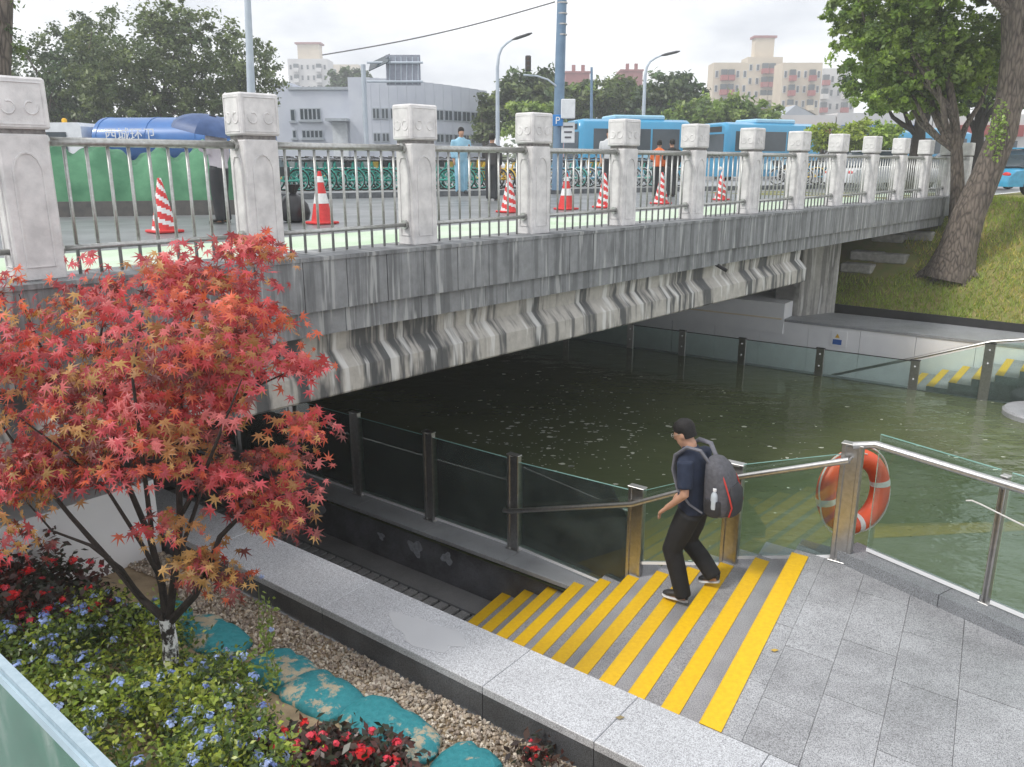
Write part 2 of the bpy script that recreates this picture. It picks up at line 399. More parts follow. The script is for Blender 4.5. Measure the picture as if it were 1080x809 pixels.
# steps
ED = V(.503, .864, 0)
def nose(k, m):           # nosing line k at corridor offset m
    L = O + C_ * (TREAD * k); t = m / ED.dot(M_); return L + ED * t
st = thing('stone_staircase', 'granite steps with bright yellow edge strips going down to the path', 'stairs', K(1.7, 1.3, FLZ))
NS = 11
for k in range(1, NS):
    z = PZ - RISE * k; m1 = 2.62 if z < CPZ + .02 else 2.98
    a, b = nose(k, 0), nose(k - 1, 0); c, d = nose(k - 1, m1), nose(k, m1)
    sp = obj('step', MB().prism([a, b, c, d], FLZ - .2 if z > CPZ else FLZ - .2, z), M_step, st)
    def strip(k, z, mm0, mm1, par):
        e0, e1 = nose(k, mm0), nose(k, mm1); w = -C_ * .125
        y = MB(); y.prism([e0 + C_ * .002, e0 + w, e1 + w, e1 + C_ * .002], z + .001, z + .006)
        y.prism([e0 + C_ * .006, e0 + C_ * .001, e1 + C_ * .001, e1 + C_ * .006], z - .035, z + .006)
        obj('yellow_strip', y, M_yellow, par)
    strip(k, z, .01, 2.6, sp)
# platform slabs: strips parallel to the steps
KA = P(884, 593, PZ); KD = (P(1080, 682, PZ) - KA).normalized(); KN = V(-KD.y, KD.x, 0)      # kerb line of the platform, KN points to the river
if KN.dot(V(1, 1, 0)) < 0: KN = -KN
def clip(poly, a, n):
    out = []
    for i in range(len(poly)):
        p, q = poly[i], poly[(i + 1) % len(poly)]; dp, dq = (p - a).dot(n), (q - a).dot(n)
        if dp <= 0: out.append(p)
        if dp * dq < 0: out.append(p + (q - p) * (dp / (dp - dq)))
    return out
KA0 = V(KA.x, KA.y, 0)
pf = bpy.data.objects.new('platform', MB().prism(clip([nose(0, 0), nose(0, 3.0), nose(0, 3.0) - C_ * 6, nose(0, 0) - C_ * 6], KA0 + KN * .30, KN), -1.2, PZ - .035).mesh('platform')); COL.objects.link(pf)
setmats(pf.data, M_dgran); pf['kind'] = 'structure'
def inset_poly(poly, g_):
    cx = sum(p.x for p in poly) / len(poly); cy = sum(p.y for p in poly) / len(poly); out = []
    for p in poly:
        d = V(p.x - cx, p.y - cy, 0); out.append(V(p.x, p.y, 0) - d.normalized() * g_ * 1.3)
    return out
offs = [.004, .262, .60, .97, 1.36, 1.78, 2.2, 2.65, 3.1, 3.6, 4.1, 4.6]
for j in range(len(offs) - 1):
    m = -.53 if j > 0 else .0; first = True
    ml = [0.0] if j == 0 else []
    lens = [.52, .66, .60]
    cuts = [0.004]
    x = cuts[0] + (.42 if j % 2 else .62) + .07 * (j % 3)
    while x < 3.0: cuts.append(x); x += .66 + .06 * ((j * 7 + len(cuts)) % 3)
    cuts.append(3.06)
    for i in range(len(cuts) - 1):
        if cuts[i + 1] - cuts[i] < .1: continue
        a = nose(0, cuts[i]) - C_ * offs[j]; b = nose(0, cuts[i + 1]) - C_ * offs[j]
        c = nose(0, cuts[i + 1]) - C_ * offs[j + 1]; d = nose(0, cuts[i]) - C_ * offs[j + 1]
        dz = random.uniform(-.0015, .0015)
        pl = clip([a, b, c, d], KA0 + KN * .02, KN)
        if len(pl) < 3: continue
        obj('paving_slab', MB().prism(inset_poly(pl, .0022), PZ - .034, PZ + dz), M_granite, pf)
top0 = MB(); e0, e1 = nose(0, .0), nose(0, 2.6); w = -C_ * .135
top0.prism([e0 + C_ * .003, e0 + w, e1 + w, e1 + C_ * .003], PZ + .003, PZ + .007)
top0.prism([e0 + C_ * .009, e0 + C_ * .004, e1 + C_ * .004, e1 + C_ * .009], PZ - .035, PZ + .007)
obj('yellow_strip', top0, M_yellow, pf)
# curb between the stair and the garden
cb = thing('granite_curb', 'pale granite curb with dark side running between the steps and the gravel', 'curb', K(3, -.27, .3))
cuts = [-4.6, -2.9, -1.25, -.43, .43, 1.29, 2.9, 4.5, 6.1, 7.7, 9.3, 11]
for i in range(len(cuts) - 1):
    obj('curb_slab', MB().box(K((cuts[i] + cuts[i + 1]) / 2, -.265, PZ - .03), (cuts[i + 1] - cuts[i] - .004, .535, .06), CRZ, 0, .004), M_curb, cb)
for i in range(len(cuts) - 1):
    obj('side_panel', MB().box(K((cuts[i] + cuts[i + 1]) / 2, -.515, .30), (cuts[i + 1] - cuts[i] - .006, .03, .78), CRZ), M_dgran, cb)
obj('core', MB().box(K(3.2, -.26, -.11), (15.5, .46, 1.58), CRZ), M_dgran, cb)
# puddle on the curb; its pale base colour stands in for reflected sky
pm, t_, n_, b_ = newmat('rain film painted reflection'); b_.inputs['Base Color'].default_value = (.50, .51, .53, 1); b_.inputs['Roughness'].default_value = .06; b_.inputs['IOR'].default_value = 1.5
pud = []; 
for i in range(26):
    a = 2 * math.pi * i / 26; r = 1 + .18 * math.sin(3 * a + 1) + .1 * math.sin(7 * a)
    pud.append(K(2.02 + .34 * math.cos(a) * r, -.30 + .15 * math.sin(a) * r))
tag(obj('puddle', MB().prism(pud, PZ + .0005, PZ + .002), pm), 'thin rain film with pale sky reflection painted in, on the granite curb', 'puddle')
# river wall with coping
rw = thing('river_wall', 'dark granite river wall with grey coping beside the sunken path', 'wall', K(5, 2.7, FLZ))
obj('wall_body', MB().box(K(9.1, 2.77, (-1.6 + CPZ - .05) / 2), (13.6, .40, CPZ - .05 + 1.6), CRZ), granite('dark wet granite', (.20, .21, .235), (.06, .06, .075), speck=.2, rough=.4, stain=.6), rw)
for i in range(11):
    c0 = 2.28 + i * 1.25
    obj('coping_slab', MB().box(K(c0 + .623, 2.75, CPZ - .025), (1.244, .50, .05), CRZ, 0, .004), M_kerb, rw)
M_lime = M('lime stain', (.42, .45, .50), (.25, .27, .30), scale=20, rough=.7)
for (c0, zz, rr) in ((4.98, -.60, .10), (4.45, -.58, .075), (5.6, -.62, .05), (6.9, -.6, .14)):
    s_ = MB(); n_ = 22; ring = []
    for i in range(n_):
        a = 2 * math.pi * i / n_; r = rr * (1 + .25 * math.sin(3 * a + c0 * 9) + .15 * math.sin(5 * a + c0))
        q = K(c0 + r * 1.2 * math.cos(a), 2.566); ring.append(V(q.x, q.y, zz + r * math.sin(a)))
    s_.add(ring, [tuple(range(n_))]); obj('lime_stain', s_, M_lime, rw)
# stair flank wall under the fence (towards the river)
obj('flank_wall', MB().prism([K(2.3, 2.99), K(-.1, 2.99), K(-.1, 2.9), K(2.3, 2.9)], -1.6, -.32), M_dgran, rw)
# platform kerb
pk = thing('platform_kerb', 'low grey granite kerb under the glass railing at the platform edge', 'kerb', KA + KD * 1 + KN * .15)
for i in range(7):
    a = KA0 + KD * (i * .9 - .02); b = KA0 + KD * (i * .9 + .894 - .02)
    obj('kerb_stone', MB().prism([a, b, b + KN * .28, a + KN * .28], PZ - .3, PZ + .105), M_kerb2, pk)
# ------------------------------------------------------------------ near glass railing
gr = thing('glass_railing', 'near glass railing with steel posts and handrail beside the yellow striped steps', 'railing', K(2, 2.75, CPZ))
def post(base, h, rz, par, w=.16, d=.07):
    b = V(*base)
    p = MB(); 
    for s_ in (-1, 1):
        off = Matrix.Rotation(rz, 3, 'Z') @ V(s_ * (w / 2 - .02), 0, 0)
        p.box(b + off + V(0, 0, h / 2), (.036, d, h), rz, 0, .004)
    if w > .09: p.box(b + V(0, 0, h / 2 - .01), (w - .07, d - .025, h - .02), rz)
    o = obj('post', p, M_steel, par)
    obj('post_cap', MB().box(b + V(0, 0, h + .006), (w + .01, d + .012, .012), rz, 0, .003), M_steelr, o)
    obj('base_plate', MB().box(b + V(0, 0, .006), (w + .03, d + .025, .012), rz, 0, .003), M_steelr, o)
    return o
def pane(a, b, za0, za1, zb0, zb1, par, th=.012, trim=True):
    a = V(a.x, a.y, 0); b = V(b.x, b.y, 0); d = (b - a).normalized(); n = V(-d.y, d.x, 0) * th / 2
    pts = [a - n + V(0, 0, za0), b - n + V(0, 0, zb0), b + n + V(0, 0, zb0), a + n + V(0, 0, za0), a - n + V(0, 0, za1), b - n + V(0, 0, zb1), b + n + V(0, 0, zb1), a + n + V(0, 0, za1)]
    o = obj('glass_pane', MB().add(pts, [(3, 2, 1, 0), (4, 5, 6, 7), (0, 1, 5, 4), (1, 2, 6, 5), (2, 3, 7, 6), (3, 0, 4, 7)]), M_glass, par)
    if trim:
        r = MB(); n2 = V(-d.y, d.x, 0) * .014
        q = [a + V(0, 0, za0 - .012), b + V(0, 0, zb0 - .012)]
        r.add([q[0] - n2, q[1] - n2, q[1] + n2, q[0] + n2] + [x + V(0, 0, .03) for x in (q[0] - n2, q[1] - n2, q[1] + n2, q[0] + n2)], [(3, 2, 1, 0), (4, 5, 6, 7), (0, 1, 5, 4), (1, 2, 6, 5), (2, 3, 7, 6), (3, 0, 4, 7)])
        obj('base_channel', r, M_white, o)
        tpp = MB(); n3 = V(-d.y, d.x, 0) * .0075
        q = [a + V(0, 0, za1 + .001), b + V(0, 0, zb1 + .001)]
        tpp.add([q[0] - n3, q[1] - n3, q[1] + n3, q[0] + n3] + [x + V(0, 0, .004) for x in (q[0] - n3, q[1] - n3, q[1] + n3, q[0] + n3)], [(3, 2, 1, 0), (4, 5, 6, 7), (0, 1, 5, 4), (1, 2, 6, 5), (2, 3, 7, 6), (3, 0, 4, 7)])
        obj('glass_edge', tpp, M_edge, o)
    return o
M_edge = M('polished glass edge', (.25, .45, .40), (.2, .38, .34), rough=.15)
cps = [3.62, 4.95, 6.30, 7.66, 9.0, 10.4, 11.8]
FM = 2.83
for c0 in cps: post(K(c0, FM, CPZ), 1.165, CRZ, gr)
for i in range(len(cps) - 1): pane(K(cps[i] + .05, FM), K(cps[i + 1] - .05, FM), CPZ + .04, CPZ + 1.11, CPZ + .04, CPZ + 1.11, gr)
# stair part
p1 = K(1.94, 2.66, PZ - 6 * RISE + .15); p2 = K(.956, 2.68, PZ - 2 * RISE); p3 = K(-.03, 2.70, PZ)
post(p1 + V(0, 0, -.15), .98 + .12, CRZ, gr, .17, .075); post(p2 + V(0, 0, -.15), .97 + .15, CRZ, gr, .17, .075); post(p3, 1.06, CRZ, gr, .17, .075)
pane(K(3.57, FM), p1 + C_ * .05, CPZ + .04, CPZ + 1.09, CPZ + .06, .90, gr)
pane(p1 - C_ * .05, p2 + C_ * .05, .14, .92, .40, 1.34, gr)
pane(p2 - C_ * .05, p3 + C_ * .05, .50, 1.42, .78, 1.72, gr)
# platform part
gb = KA0 + KN * .18
kp = [P(902, 584, PZ + .1), P(1043, 634, PZ + .1)]
kp = [gb + KD * max(.06, (V(q.x, q.y, 0) - gb).dot(KD)) for q in kp]; kp.append(kp[1] + (kp[1] - kp[0])); kp.append(kp[2] + (kp[1] - kp[0]))
KRZ = math.atan2(KD.y, KD.x)
for q in kp[1:]: post(V(q.x, q.y, PZ + .10), 1.02, KRZ, gr, .05, .05)
for i in range(3): pane(kp[i] + KD * .04, kp[i + 1] - KD * .04, PZ + .13, PZ + 1.16, PZ + .13, PZ + 1.16, gr)
# handrails
hr = [D(535, 548, 8.42), D(545, 547, 8.40), p1 + V(0, 0, .80) - M_ * .09, p2 + V(0, 0, .86) - M_ * .09, p3 + V(0, 0, .95) - M_ * .09]
hr[0] = K(3.70, FM - .09, .20); hr[1] = K(3.62, FM - .09, .21)
hm = MB().tube(hr, .027, 10); obj('handrail', hm, M_steelr, gr, True)
q0 = p3 + V(0, 0, 1.06) - M_ * .03; hr2 = [q0, V(kp[0].x, kp[0].y, PZ + 1.09) - KN * .07 + KD * .05, V(kp[1].x, kp[1].y, PZ + 1.09) - KN * .07, V(kp[3].x, kp[3].y, PZ + 1.09) - KN * .07]
obj('handrail', MB().tube(hr2, .032, 10), M_steelr, gr, True)
for q in (p1 + V(0, 0, .80), p2 + V(0, 0, .86), p3 + V(0, 0, .95)):
    obj('rail_bracket', MB().tube([q - M_ * .01, q - M_ * .09 - V(0, 0, .0)], .011, 6), M_steelr, gr)
for q in kp[1:]:
    obj('rail_bracket', MB().tube([V(q.x, q.y, PZ + 1.02), V(q.x, q.y, PZ + 1.07) - KN * .07], .011, 6), M_steelr, gr)
# lifebuoy
lb = D(900, 518, 6.80); M_orange = M('lifebuoy orange', (.78, .10, .02), (.68, .07, .015), scale=8, rough=.45, bmp=.1, bscale=80)
M_band = M('white band', (.75, .73, .70), (.6, .58, .55), scale=20, rough=.6)
bu = thing('lifebuoy', 'orange lifebuoy with white bands and rope hung on the railing corner post', 'lifebuoy', lb - V(0, 0, .38))
nb = V(.35, -.92, .12).normalized(); xb = V(0, 0, 1).cross(nb).normalized(); yb = nb.cross(xb)
def buc(a, r=.306, off=0): return lb + (xb * math.cos(a) + yb * math.sin(a)) * r + nb * off
obj('ring', MB().tube([buc(2 * math.pi * i / 48) for i in range(48)], .085, 16, 0, True), M_orange, bu, True)
for k in range(4):
    a0 = R(8 + 90 * k); obj('band', MB().tube([buc(a0 + R(a)) for a in (-5, -2, 2, 5)], .087, 16), M_band, bu, True)
rope = []
for i in range(64):
    a = 2 * math.pi * i / 64; rope.append(buc(a, .385 + .035 * abs(math.sin(2 * (a - R(8)))), .02))
obj('rope', MB().tube(rope, .008, 6, 0, True), M_band, bu)
obj('rope_tie', MB().tube([buc(R(95), .38), p3 + V(0, 0, 1.0), buc(R(60), .36)], .007, 6), M_band, bu)
# fallen leaf on the paving; the second shape stands for a curb stain
for u, v, lab in ((817, 686, 'small yellow fallen leaf on the platform beside the top strip'), (654, 757, 'leaf shaped brown mark standing for a stain on the pale curb')):
    p = P(u, v, PZ + .006); o = obj('leaf_or_stain', MB().add([p + V(-.03, 0, .004), p + V(-.008, -.018, .002), p + V(.03, -.004, .006), p + V(.005, .02, .002), p + V(-.01, .004, .001)], [(0, 1, 4), (1, 2, 4), (2, 3, 4), (3, 0, 4)]), M('leaf or stain ' + str(u), (.55, .36, .06) if u > 700 else (.30, .24, .12))); tag(o, lab, 'leaf')
# loose cord at the right of the fence
q = kp[1]; tag(obj('cord', MB().tube([V(q.x, q.y, 1.62) + KD * a - KN * .06 + V(0, 0, b) for a, b in ((-.22, .0), (-.18, .015), (-.12, .01), (0, -.01), (.12, -.03), (.25, -.05), (.4, -.06))], .006, 6), M_band), 'short white cord tied along the right end of the near railing', 'cord')

# ================================================================== BRIDGE
S0, S1 = -8.0, 25.5
br = thing('bridge', 'weathered grey concrete bridge with stained girder spanning the dark river', 'bridge', B(9, 0, ZB))
SG0, SG1 = -3.5, 13.3
def slab(prof, s0, s1): 
    base = B(0, 0, 0)
    return MB().extrude([Bt * t + V(0, 0, z) for t, z in prof], base + Bs * s0, base + Bs * s1)
obj('kerb_beam', slab([(-.245, 2.76), (.29, 2.76), (.29, ZB), (-.245, ZB)], S0, S1), M_fascia, br)
pn = .48; s_ = S0
pm_ = slab([(-.285, 2.74), (-.247, 2.74), (-.247, ZB - .035), (-.285, ZB - .035)], 0, pn - .008); pmesh = pm_.mesh('fascia_panel', B(0, 0, 0)); setmats(pmesh, M_fascia)
k = 0
while s_ < S1 - .4:
    inst('fascia_panel', pmesh, B(s_, random.uniform(-.003, .003), 0), br); s_ += pn; k += 1
obj('coping', slab([(-.30, ZB - .033), (.30, ZB - .033), (.30, ZB + .004), (-.30, ZB + .004)], S0, S1), M_fascia, br)
s_ = S0; sm_ = slab([(-.225, 2.50), (-.10, 2.50), (-.10, 2.742), (-.225, 2.742)], 0, 2 * pn - .006); smesh = sm_.mesh('ledge_block', B(0, 0, 0)); setmats(smesh, M_fascia)
while s_ < S1 - .9: inst('ledge_block', smesh, B(s_, 0, 0), br); s_ += 2 * pn
obj('girder', slab([(.45, 1.88), (.45, 2.74), (-.09, 2.74), (-.055, 2.29), (-.215, 2.13), (-.225, 1.90), (-.21, 1.88)][::-1], SG0, SG1), M_girder, br)
for j, t0 in enumerate((5.2, 7.8, 10.4, 13, 16)):
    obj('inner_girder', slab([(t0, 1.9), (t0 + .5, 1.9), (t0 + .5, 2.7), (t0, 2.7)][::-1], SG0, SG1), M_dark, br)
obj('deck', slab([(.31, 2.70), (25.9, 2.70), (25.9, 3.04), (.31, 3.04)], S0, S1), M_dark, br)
# drip pipes
for sx in (1.7, 9.8): obj('drain_spout', MB().tube([B(sx, -.15, 2.52), B(sx, -.38, 2.42)], .03, 8), M_black, br)
# abutments
ab = thing('far_abutment', 'stained concrete abutment block under the far end of the bridge', 'abutment', B(14, 2, .5))
obj('block', MB().prism([V(7.05, 19.9, 0), V(8.2, 20.5, 0), V(8.2, 20.5, 0) + Bt * .6, V(7.05, 19.9, 0) + Bt * .6], .2, 2.69), M_abut, ab)
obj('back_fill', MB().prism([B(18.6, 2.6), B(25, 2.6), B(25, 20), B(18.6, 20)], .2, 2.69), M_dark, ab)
na = thing('near_abutment', 'grey abutment wall behind the red maple below the bridge', 'abutment', K(6.5, -3, .5))
obj('wall', MB().prism([K(5.6, -1.9), K(16, -1.9), K(16, -6), K(5.6, -6)], .2, 2.69), M_abut, na)
obj('white_box', MB().prism([K(5.2, -.56), K(16, -.56), K(16, -1.88), K(5.2, -1.88)], .2, 1.25), M_white, na)
# balustrade
bl = thing('bridge_balustrade', 'white carved stone posts with steel rails along the bridge edge', 'railing', B(9, 0, ZB))
PW, PD = .36, .275
sh = MB(); sh.box((0, 0, .51), (PW - .03, PD - .02, 1.02), 0, 0, .012)
for s1 in (-1, 1):   # raised arch moulding on the long faces
    y = s1 * (PD / 2 - .009)
    arch = [V(-.095, y, .10), V(-.095, y, .78), V(-.07, y, .85), V(-.035, y, .885), V(0, y, .895), V(.035, y, .885), V(.07, y, .85), V(.095, y, .78), V(.095, y, .10)]
    sh.tube(arch, .010, 5, 0, True)
    x = s1 * (PW / 2 - .014)
    sh.tube([V(x, -.07, .10), V(x, -.07, .82), V(x, -.04, .88), V(x, .04, .88), V(x, .07, .82), V(x, .07, .10)], .009, 5, 0, True)
shm = sh.mesh('post'); setmats(shm, M_stone)
nk = MB(); nk.box((0, 0, 1.035), (PW - .05, PD - .045, .05), 0, 0, .006); nkm = nk.mesh('neck'); setmats(nkm, M('joint mortar', (.14, .13, .13), (.25, .24, .23), scale=30, rough=.9))
cp = MB(); cp.box((0, 0, 1.225), (PW + .01, PD + .01, .345), 0, 0, .014)
def curl(px, pz, sgn, axis, off):
    pts = []
    for i in range(14):
        a = R(-200 + i * 24); r = .052 - .0016 * i
        x, z = px + sgn * r * math.cos(a), pz + r * math.sin(a) * 1.1
        pts.append(V(x, off, z) if axis == 0 else V(off, x, z))
    return pts
for s1 in (-1, 1):
    y = s1 * (PD / 2 + .004)
    cp.tube([V(-.15, y, 1.085), V(-.15, y, 1.36), V(.15, y, 1.36), V(.15, y, 1.085)], .008, 5, 0, True)
    cp.tube(curl(-.07, 1.20, 1, 0, y), .008, 5); cp.tube(curl(.07, 1.20, -1, 0, y), .008, 5)
    x = s1 * (PW / 2 + .004)
    cp.tube([V(x, -.11, 1.085), V(x, -.11, 1.36), V(x, .11, 1.36), V(x, .11, 1.085)], .008, 5, 0, True)
    cp.tube(curl(-.055, 1.20, 1, 1, x), .008, 5); cp.tube(curl(.055, 1.20, -1, 1, x), .008, 5)
cpm = cp.mesh('cap'); setmats(cpm, M_stone)
tr_ = MB().tube([V(.16, 0, 0), V(SP - .16, 0, 0)], .034, 10); trm = tr_.mesh('top_rail', (0, 0, 0), True); setmats(trm, M_bar)
lr_ = MB().tube([V(.16, 0, 0), V(SP - .16, 0, 0)], .022, 8); lrm = lr_.mesh('lower_rail', (0, 0, 0), True); setmats(lrm, M_bar)
ba_ = MB().tube([V(0, 0, 3.245), V(0, 0, 4.21)], .0135, 6); bam = ba_.mesh('baluster', (0, 0, 0), True); setmats(bam, M_bar)
cl_ = MB().tube([V(0, 0, 0), V(.035, 0, 0)], .048, 10); clm = cl_.mesh('collar', (0, 0, 0)); setmats(clm, M_bar)
for k in range(-3, 14):
    p = inst('post', shm, B(SP * k, 0, ZB), bl, BRZ); WL[p.name] = B(SP * k, 0, ZB)
    for nm, me in (('neck', nkm), ('cap', cpm)):
        o = bpy.data.objects.new(nm, me); COL.objects.link(o); o.parent = p
    if k < 13:
        inst('top_rail', trm, B(SP * k, 0, 4.21), bl, BRZ); inst('lower_rail', lrm, B(SP * k, -.02, 3.445), bl, BRZ)
        for z in (4.21, 3.445):
            if k >= 0: inst('collar', clm, B(SP * k + PW / 2 - .016, 0, z), bl, BRZ); inst('collar', clm, B(SP * (k + 1) - PW / 2 - .019, 0, z), bl, BRZ)
        for i in range(9):
            inst('baluster', bam, B(SP * k + .30 + (SP - .60) * i / 8, 0, 0), bl)

# ================================================================== FAR BANK
# white clad wall in panels with dark granite top
fw = thing('white_wall', 'white panelled wall along the flooded path on the far bank', 'wall', FR(3, 1.3, WZ))
pw_ = 1.18; s_ = -1.18
WT = .36
for i in range(9):
    obj('wall_panel', MB().box(FR(s_ + pw_ / 2, 1.94, (WT - 1.2) / 2), (pw_ - .008, .08, WT + 1.2), GRZ), M_white, fw); s_ += pw_
obj('wall_core', MB().prism([FR(-1.2, 1.98), FR(9.4, 1.98), FR(9.4, 2.6), FR(-1.2, 2.6)], -1.2, WT - .06), M_dgran, fw)
obj('stone_top', MB().prism([FR(1.77, 1.88), FR(9.4, 1.88), P(1090, 354, WT) + G_ * 1.5, P(838, 328, WT)], WT + .002, WT + .06), M_kerb, fw)
obj('soil_strip', MB().prism([P(838, 328, WT) - V(0, 0, 0), P(1090, 354, WT) + G_ * 1.5, V(EB.x, EB.y, 0) + Ed * 3, V(EA.x, EA.y, 0) - Ed * .2], WT - .1, WT + .04), M('dark soil', (.10, .075, .05), (.05, .04, .03), scale=20, rough=.95, bmp=.5), fw)
tag(obj('lawn_edging', MB().extrude([V(0, 0, -.3), En * .05 + V(0, 0, -.3), En * .05 + V(0, 0, .08), V(0, 0, .08)], EA - Ed * .2 + V(0, 0, -.02), EB + Ed * 4 + V(0, 0, -.02)), M_black), 'black plastic edging strip along the foot of the grass slope', 'edging')
# white box in front of the abutment
wb = thing('white_parapet_box', 'white boxed ledge beneath the far end of the bridge', 'ledge', FR(-2, 2, .4))
obj('box', MB().prism([FR(-8, 1.87), FR(1.75, 1.87), FR(1.75, 3.6), FR(-8, 3.6)], WT - .3, .80), M_white, wb)
obj('painted_light_line', MB().box(FR(-3.2, 1.862, .42), (9.8, .012, .035), GRZ), M('painted warm light', (.8, .72, .55), (.75, .66, .5), rough=.5), wb)  # cream strip painted in for a warm line of light along the ledge
structure('far_path', MB().prism([FR(-40, .05), FR(14, .05), FR(14, 1.97), FR(-40, 1.97)], -1.4, -.9), M_step)
ft = thing('far_river_wall', 'low dark wall holding the water back under the far glass railing', 'wall', FR(0, .05, -.9))
obj('wall_body', MB().prism([FR(-40, .01), FR(14, .01), FR(14, .2), FR(-40, .2)], -1.5, WZ + .012), M_kerb, ft)
# small notice plate
npl = thing('notice_plate', 'small white and blue notice plate on the white far wall', 'sign', FR(1.55, 1.28, .16))
pp = D(873, 357, 18.0)
qx = (V(pp.x, pp.y, 0) - F0).dot(G_); 
obj('plate', MB().box(FR(qx, 1.89, .10), (.36, .012, .36), GRZ), M_white, npl)
obj('blue_field', MB().box(FR(qx - .03, 1.881, .02), (.20, .006, .12), GRZ), M('notice blue', (.02, .12, .45), rough=.5), npl)
obj('yellow_triangle', MB().add([FR(qx - .09, 1.880, .12), FR(qx + .02, 1.880, .12), FR(qx - .035, 1.880, .22)], [(0, 1, 2)]), M('notice yellow', (.8, .5, .05), rough=.5), npl)
# far glass railing
fg = thing('far_glass_railing', 'far glass railing standing in the water before the white wall', 'railing', FR(0, 0, WZ))
fs = [-6.4, -4.9, -3.3, -1.4, 0.0, 1.48, 3.22, 5.1]
def fpost(s, z1, w=.17, s2=0):
    p = FR(s, 0); o = obj('post', MB().box(V(p.x, p.y, (z1 - 1.1) / 2), (w, .05, z1 + 1.1), GRZ, 0, .005), M_steel, fg)
    obj('post_cap', MB().box(V(p.x, p.y, z1 + .006), (w + .012, .062, .014), GRZ), M_black, o)
    for zz in (z1 - .12, z1 - .38):
        obj('bolt', MB().lathe([(.018, -.006), (.018, .004), (.006, .008)], FR(s, -.03, zz), 8, 0, 'Y'), M_white, o)
for s in fs: fpost(s, .23)
fpost(6.36, .74, .18)
for i in range(len(fs) - 1):
    o = pane(FR(fs[i] + .06, 0), FR(fs[i + 1] - .06, 0), -1.1, .20, -1.1, .20, fg, .012, False)
    obj('dark_top_trim', MB().box(FR((fs[i] + fs[i + 1]) / 2, 0, .21), (fs[i + 1] - fs[i] - .11, .02, .018), GRZ), M_black, o)
pane(FR(5.16, 0), FR(6.30, 0), -1.1, .24, -1.1, .70, fg, .012, False)
pane(FR(6.42, 0), FR(8.4, 0), -.9, .74, -.5, 1.1, fg, .012, False)
fpost(8.46, 1.15)
hp = D(893, 400, 17.6)
obj('handrail', MB().tube([FR(3.4, .35, -.42), FR(5.1, .10, .27), FR(6.36, .0, .78), FR(8.6, .0, 1.24)], .03, 8), M_steelr, fg, True)
# far stair with yellow strips
fst = thing('far_staircase', 'far grey steps with yellow strips rising out of the water', 'stairs', FR(6, .6, WZ))
for i in range(9):
    s0 = 4.95 + .39 * i; z = -.42 + .135 * i
    so = obj('step', MB().box(FR(s0 + 2.2, .95, z - .6), (4.4, 1.74, 1.2), GRZ), M_step, fst)
    obj('yellow_strip', MB().box(FR(s0 + .06, .95, z + .004), (.14, 1.70, .006), GRZ).box(FR(s0 - .003, .95, z - .06), (.005, 1.70, .12), GRZ), M_yellow, so)
# rounded granite corner and debris at the right edge of the far stair
rc = P(1085, 432, -.2); cr = MB()
cr.lathe([(.70, -.9), (.70, -.10), (.66, -.06)], rc + V(.40, .1, 0), 28)
tag(obj('granite_corner', cr, M_granite, None, True), 'rounded pale granite corner block at the right edge of the far steps', 'stone')
# stone blocks on the embankment
blk = MB().box((0, 0, 0), (.80, .52, .24), 0, 0, .03).mesh('stone_block'); setmats(blk, M('rough block stone', (.50, .49, .46), (.32, .31, .29), scale=9, rough=.9, bmp=.4, rnd=.1))
blocks = [(905, 285, 'low grey stone block on the slope nearest the abutment'), (940, 275, 'grey stone block on the slope left of the leaning trunk'), (938, 252, 'upper long stone block on the slope below the bridge end'), (968, 251, 'stone block on the slope touching the upright trunk'), (915, 272, 'small dusty stone block half sunk in the slope soil'), (1000, 250, 'stone block hidden behind the upright tree trunk')]
for u, v, lab in blocks[:5]:
    h_ = hit(u, v); o = inst('stone_block', blk, h_ + V(.05, .08, .03), None, GRZ + random.uniform(-.1, .1)); tag(o, lab, 'stone', 'stone blocks on the slope')
h_ = hit(962, 226); tag(inst('marker_stone', MB().box((0, 0, .2), (.22, .18, .7), 0, 0, .02).mesh('marker_stone'), h_, None, BRZ), 'short white marker stone on the grass by the bridge end', 'stone').data.materials.append(M_stone)

